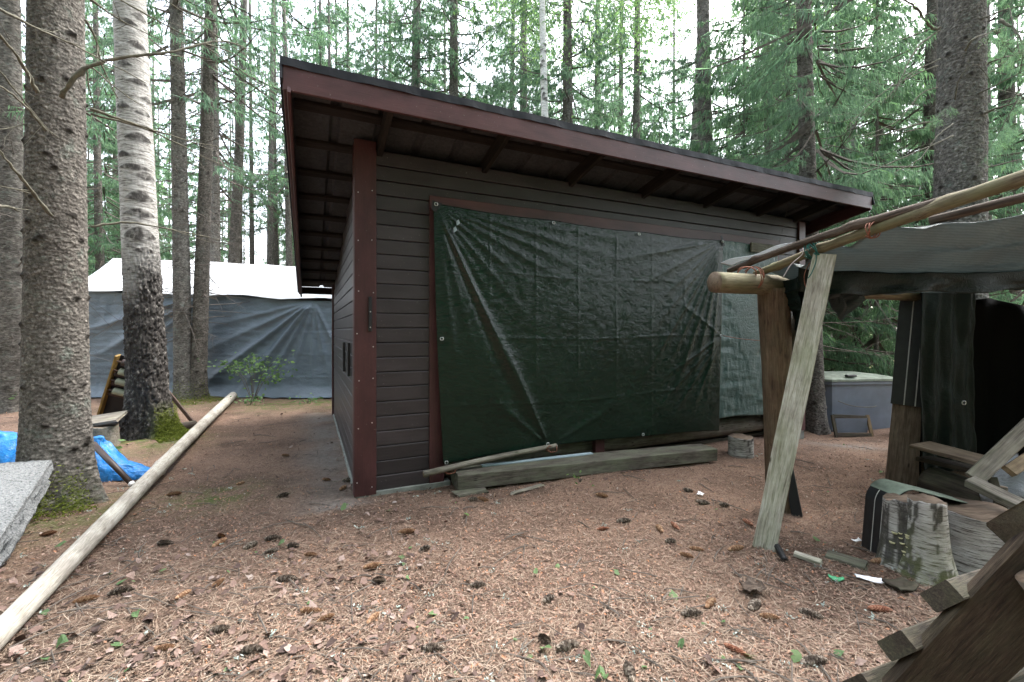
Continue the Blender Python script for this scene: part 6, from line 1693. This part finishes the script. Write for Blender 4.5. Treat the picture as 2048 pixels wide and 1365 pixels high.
# dry leaves, curled
def leaves(n, ymin, ymax, sz, mat, name, label, seed, cl, green=False):
    rng = np.random.default_rng(seed); x, y = visible_xy(n, ymin, ymax, rng)
    if cl is not None:
        d = fbm(np.stack([x * .9, y * .9, x * 0], 1), 3, 25) + np.where(x < -.4, .12, -.1) + np.clip((2.6 - y) * .25, -.2, .3) + .45 * np.exp(-((x + 1.6) ** 2 / .9 + (y - 2.15) ** 2 / .12)); k = (d > cl) & (rng.random(len(x)) < np.clip(.35 + d * 1.6, .1, 1)); x, y = x[k], y[k]
    n = len(x); m = 9; a = np.linspace(0, 2 * math.pi, m, endpoint=False)
    rr = (1 + .42 * np.cos(a)[None, :] + rng.normal(0, .26, (n, m))) * (sz * rng.uniform(.35, 1.45, n))[:, None]
    yaw = rng.uniform(0, 6.28, n)[:, None]; lx = rr * np.cos(a)[None, :]; ly = rr * .72 * np.sin(a)[None, :]
    cu = rng.normal(0, 22, n)[:, None]; tx = rng.normal(0, .32, n)[:, None]; ty = rng.normal(0, .34, n)[:, None]
    lz = cu * ly * ly + tx * lx + ty * ly; lz = lz - lz.min(1)[:, None] + .006 + rng.random((n, 1)) * .012
    X = x[:, None] + lx * np.cos(yaw) - ly * np.sin(yaw); Y = y[:, None] + lx * np.sin(yaw) + ly * np.cos(yaw)
    rim = np.stack([X, Y, lz + gz(x, y)[:, None]], 2)
    ctr = rim.mean(1, keepdims=True);
    V = np.concatenate([rim, ctr], 1).reshape(-1, 3)
    b = (np.arange(n) * (m + 1))[:, None]
    F = np.stack([np.stack([b[:, 0] + m, b[:, 0] + k, b[:, 0] + (k + 1) % m], 1) for k in range(m)], 1).reshape(-1, 3)
    at = {'tip': np.zeros(len(V))} if green else None
    return tag(link(name, mesh_np(name, V, F, (mat,), False, at)), label, None, None, 'stuff')
leaves(4600, 1.55, 8, .017, M['dry_leaf'], 'dry_leaf_litter', 'dry brown birch leaves scattered on the ground', 51, -.06)
leaves(120, 1.6, 6, .020, M['leaf'], 'green_leaf_litter', 'fresh green leaves fallen on the ground', 52, None, True)
# lichen tufts
x, y = visible_xy(160, 1.6, 6, rl); K = []
for a, b in zip(x, y):
    m = 12; c = np.stack([a + rl.normal(0, .016, m), b + rl.normal(0, .010, m), np.full(m, float(gz(a, b)[0]) + .008) + rl.random(m) * .012], 1); d = rl.normal(0, 1, (m, 3)); d[:, 2] = np.abs(d[:, 2]) * .5
    K.append(kites(c, d, rl.uniform(.010, .024, m), rl.uniform(.004, .010, m), rl))
K = np.concatenate(K)
tag(link('lichen_litter', mesh_np('lichen_litter', K.reshape(-1, 3), np.arange(len(K) * 4).reshape(-1, 4), (M['lichen'],))), 'pale grey green lichen tufts fallen on the ground', None, None, 'stuff')
# twigs
mb = MB(); x, y = visible_xy(650, 1.6, 8, rl)
for a, b in zip(x, y):
    L = rl.uniform(.06, .38); yaw = rl.uniform(0, 6.28); z = float(gz(a, b)[0]) + .012; k = rl.normal(0, .15)
    pts = [(a + math.cos(yaw + k * t) * L * (t - .5), b + math.sin(yaw + k * t) * L * (t - .5), z + .006 * math.sin(t * 5) + rl.normal(0, .003)) for t in np.linspace(0, 1, 5)]
    r_ = rl.uniform(.0018, .0045); mb.tube(pts, [r_, r_ * 1.1, r_, r_ * .8, r_ * .4], 4, False)
tag(link('twig_litter', mb.mesh('twig_litter', (M['twig'],))), 'thin dead twigs scattered on the ground', None, None, 'stuff')

# ------------------------------------------------------------------ spruce cones, one by one
def cone_mesh(mat, seed, L=.115, Rm=.017, open_=.3, rows=17, per=8):
    rng = np.random.default_rng(seed); V = []; F = []
    for r_ in range(rows):
        f = (r_ + .5) / rows; rad = Rm * (math.sin(math.pi * min(1, f * .92 + .08)) ** .55); x0 = (f - .5) * L
        for k in range(per):
            a = (k + .5 * (r_ % 2)) / per * 2 * math.pi + rng.normal(0, .04)
            e = np.array([0, math.cos(a), math.sin(a)]); t = np.array([0, -math.sin(a), math.cos(a)])
            w = rad * math.pi / per * 1.25; ln = L / rows * 2.1
            b = np.array([x0, 0, 0]) + e * rad * .55; tip = np.array([x0 + ln, 0, 0]) + e * rad * (1 + open_); mid = np.array([x0 + ln * .62, 0, 0]) + e * rad * (1 + open_ * .5)
            i = len(V); V += [b - t * w * .5, b + t * w * .5, mid + t * w, tip, mid - t * w]; F.append((i, i + 1, i + 2, i + 3, i + 4))
    mb = MB(); mb.add(V, F)
    cs_ = [(x, Rm * .62 * math.sin(math.pi * (x / L + .5) * .94 + .1) ** .5 if 0 < (x / L + .5) < 1 else .002) for x in np.linspace(-L / 2, L / 2, 8)]
    mb.tube([(x, 0, 0) for x, _ in cs_], [max(.002, r_) for _, r_ in cs_], 8)
    return mb.mesh('spruce_cone', (mat,))
CONES = {'brown': [cone_mesh(M['cone_brown'], 1, .115, .016, .25), cone_mesh(M['cone_brown'], 2, .10, .015, .35)], 'grey': [cone_mesh(M['cone_grey'], 3, .115, .019, .38, 20, 10), cone_mesh(M['cone_grey'], 4, .095, .018, .45, 18, 9)], 'red': [cone_mesh(M['cone_red'], 5, .115, .015, .15)]}
cones = [  # photograph position, kind, heading, own label where something sets it apart
    (1625, 1338, 'grey', 5, 'dark open spruce cone nearest the camera at lower right'), (1470, 1318, 'red', -40, 'reddish spruce cone left of the dark one at lower right'),
    (866, 1312, 'grey', 5, 'dark spruce cone lying alone at the bottom middle'), (1088, 1296, 'grey', -50, 'plump dark cone at the bottom right of the middle'),
    (956, 1183, 'grey', 10, 'open cone with pale scales in the middle foreground'), (1096, 1212, 'grey', 40, None), (744, 1142, 'brown', 30, None), (756, 1170, 'grey', -10, None),
    (329, 1098, 'grey', 5, 'dark cone lying right of the pole before the big spruce'), (500, 1095, 'grey', 60, None), (545, 1081, 'grey', 10, None), (585, 1098, 'grey', 10, None), (540, 1110, 'grey', 35, None), (442, 1076, 'brown', -30, None), (437, 1092, 'brown', 80, None),
    (848, 1104, 'grey', 30, 'black cone beside the shed corner footing'), (812, 1072, 'brown', 10, None), (95, 1083, 'brown', 20, 'brown cone at the foot of the concrete slab'), (572, 1172, 'grey', 10, None), (431, 1185, 'brown', 70, None), (365, 1210, 'brown', 80, None),
    (170, 1215, 'brown', 30, None), (240, 1200, 'grey', 25, None), (330, 1320, 'brown', 15, None), (505, 1330, 'grey', 10, None), (620, 1250, 'brown', 10, None), (440, 1295, 'grey', 15, None), (650, 1265, 'brown', 35, None), (745, 1256, 'brown', 70, None),
    (945, 1003, 'grey', 15, 'open cone in front of the mossy timber on the left'), (965, 1004, 'brown', -20, None), (1203, 996, 'brown', -10, 'brown cone in front of the mossy timber on the right'), (1246, 1044, 'grey', 0, None), (1320, 1062, 'brown', 95, None), (1351, 1056, 'red', 100, None), (1340, 1088, 'grey', 0, None),
    (1392, 1101, 'brown', -15, None), (1372, 1119, 'brown', -35, None), (1470, 1103, 'brown', 10, None), (1497, 1047, 'red', 95, 'reddish cone beside the prop board'), (1382, 1238, 'grey', 5, None), (1420, 1216, 'brown', 40, None), (1508, 1220, 'grey', 40, None), (1537, 1242, 'brown', -20, None),
    (1620, 1234, 'grey', -30, None), (1758, 1230, 'red', 0, 'reddish cone near the trestle slats'), (1760, 1130, 'brown', -10, 'brown cone between the bent runner and the birch stump'), (1375, 985, 'grey', -20, None), (1405, 1010, 'grey', -10, None), (1447, 1015, 'grey', -15, None),
    (565, 993, 'grey', 15, None), (652, 962, 'brown', -5, None), (695, 962, 'grey', 10, None), (570, 915, 'brown', 10, None), (685, 979, 'brown', 80, None), (480, 968, 'brown', 60, None), (347, 995, 'brown', 10, None), (110, 1000, 'grey', 60, 'dark cone by the slab edge against the big spruce'), (1205, 1058, 'red', 5, None), (620, 1118, 'brown', 5, None), (1135, 1310, 'grey', 20, None), (1260, 1362, 'grey', 90, None)]
order = {kd: sorted([(c[0], c[1]) for c in cones if c[2] == kd]) for kd in ('grey', 'brown', 'red')}
word = {'grey': 'dark open', 'brown': 'brown', 'red': 'reddish'}
for k, (px, py, kd, hd, lab) in enumerate(cones):
    g = G(px, py); ms = CONES[kd]
    o = link('spruce_cone', ms[k % len(ms)], None, None, (g.x, g.y, float(gz(g.x, g.y)[0]) + .0185))
    o.rotation_euler = (RNG.uniform(0, 6), RNG.normal(0, .08), R(hd)); sc_ = RNG.uniform(.78, 1.08); o.scale = (sc_,) * 3
    tag(o, lab or '%s %s spruce cone from the left on the needle litter' % (ORD[order[kd].index((px, py))], word[kd]), 'cone', 'cones scattered on the ground')
o = scrap('curled_bark', 'curled brown bark piece standing on the needles at right', 'bark', 1506, 1192, .10, .12, M['bark_pole'], .5, .004, .03)
bpy.context.view_layer.update()
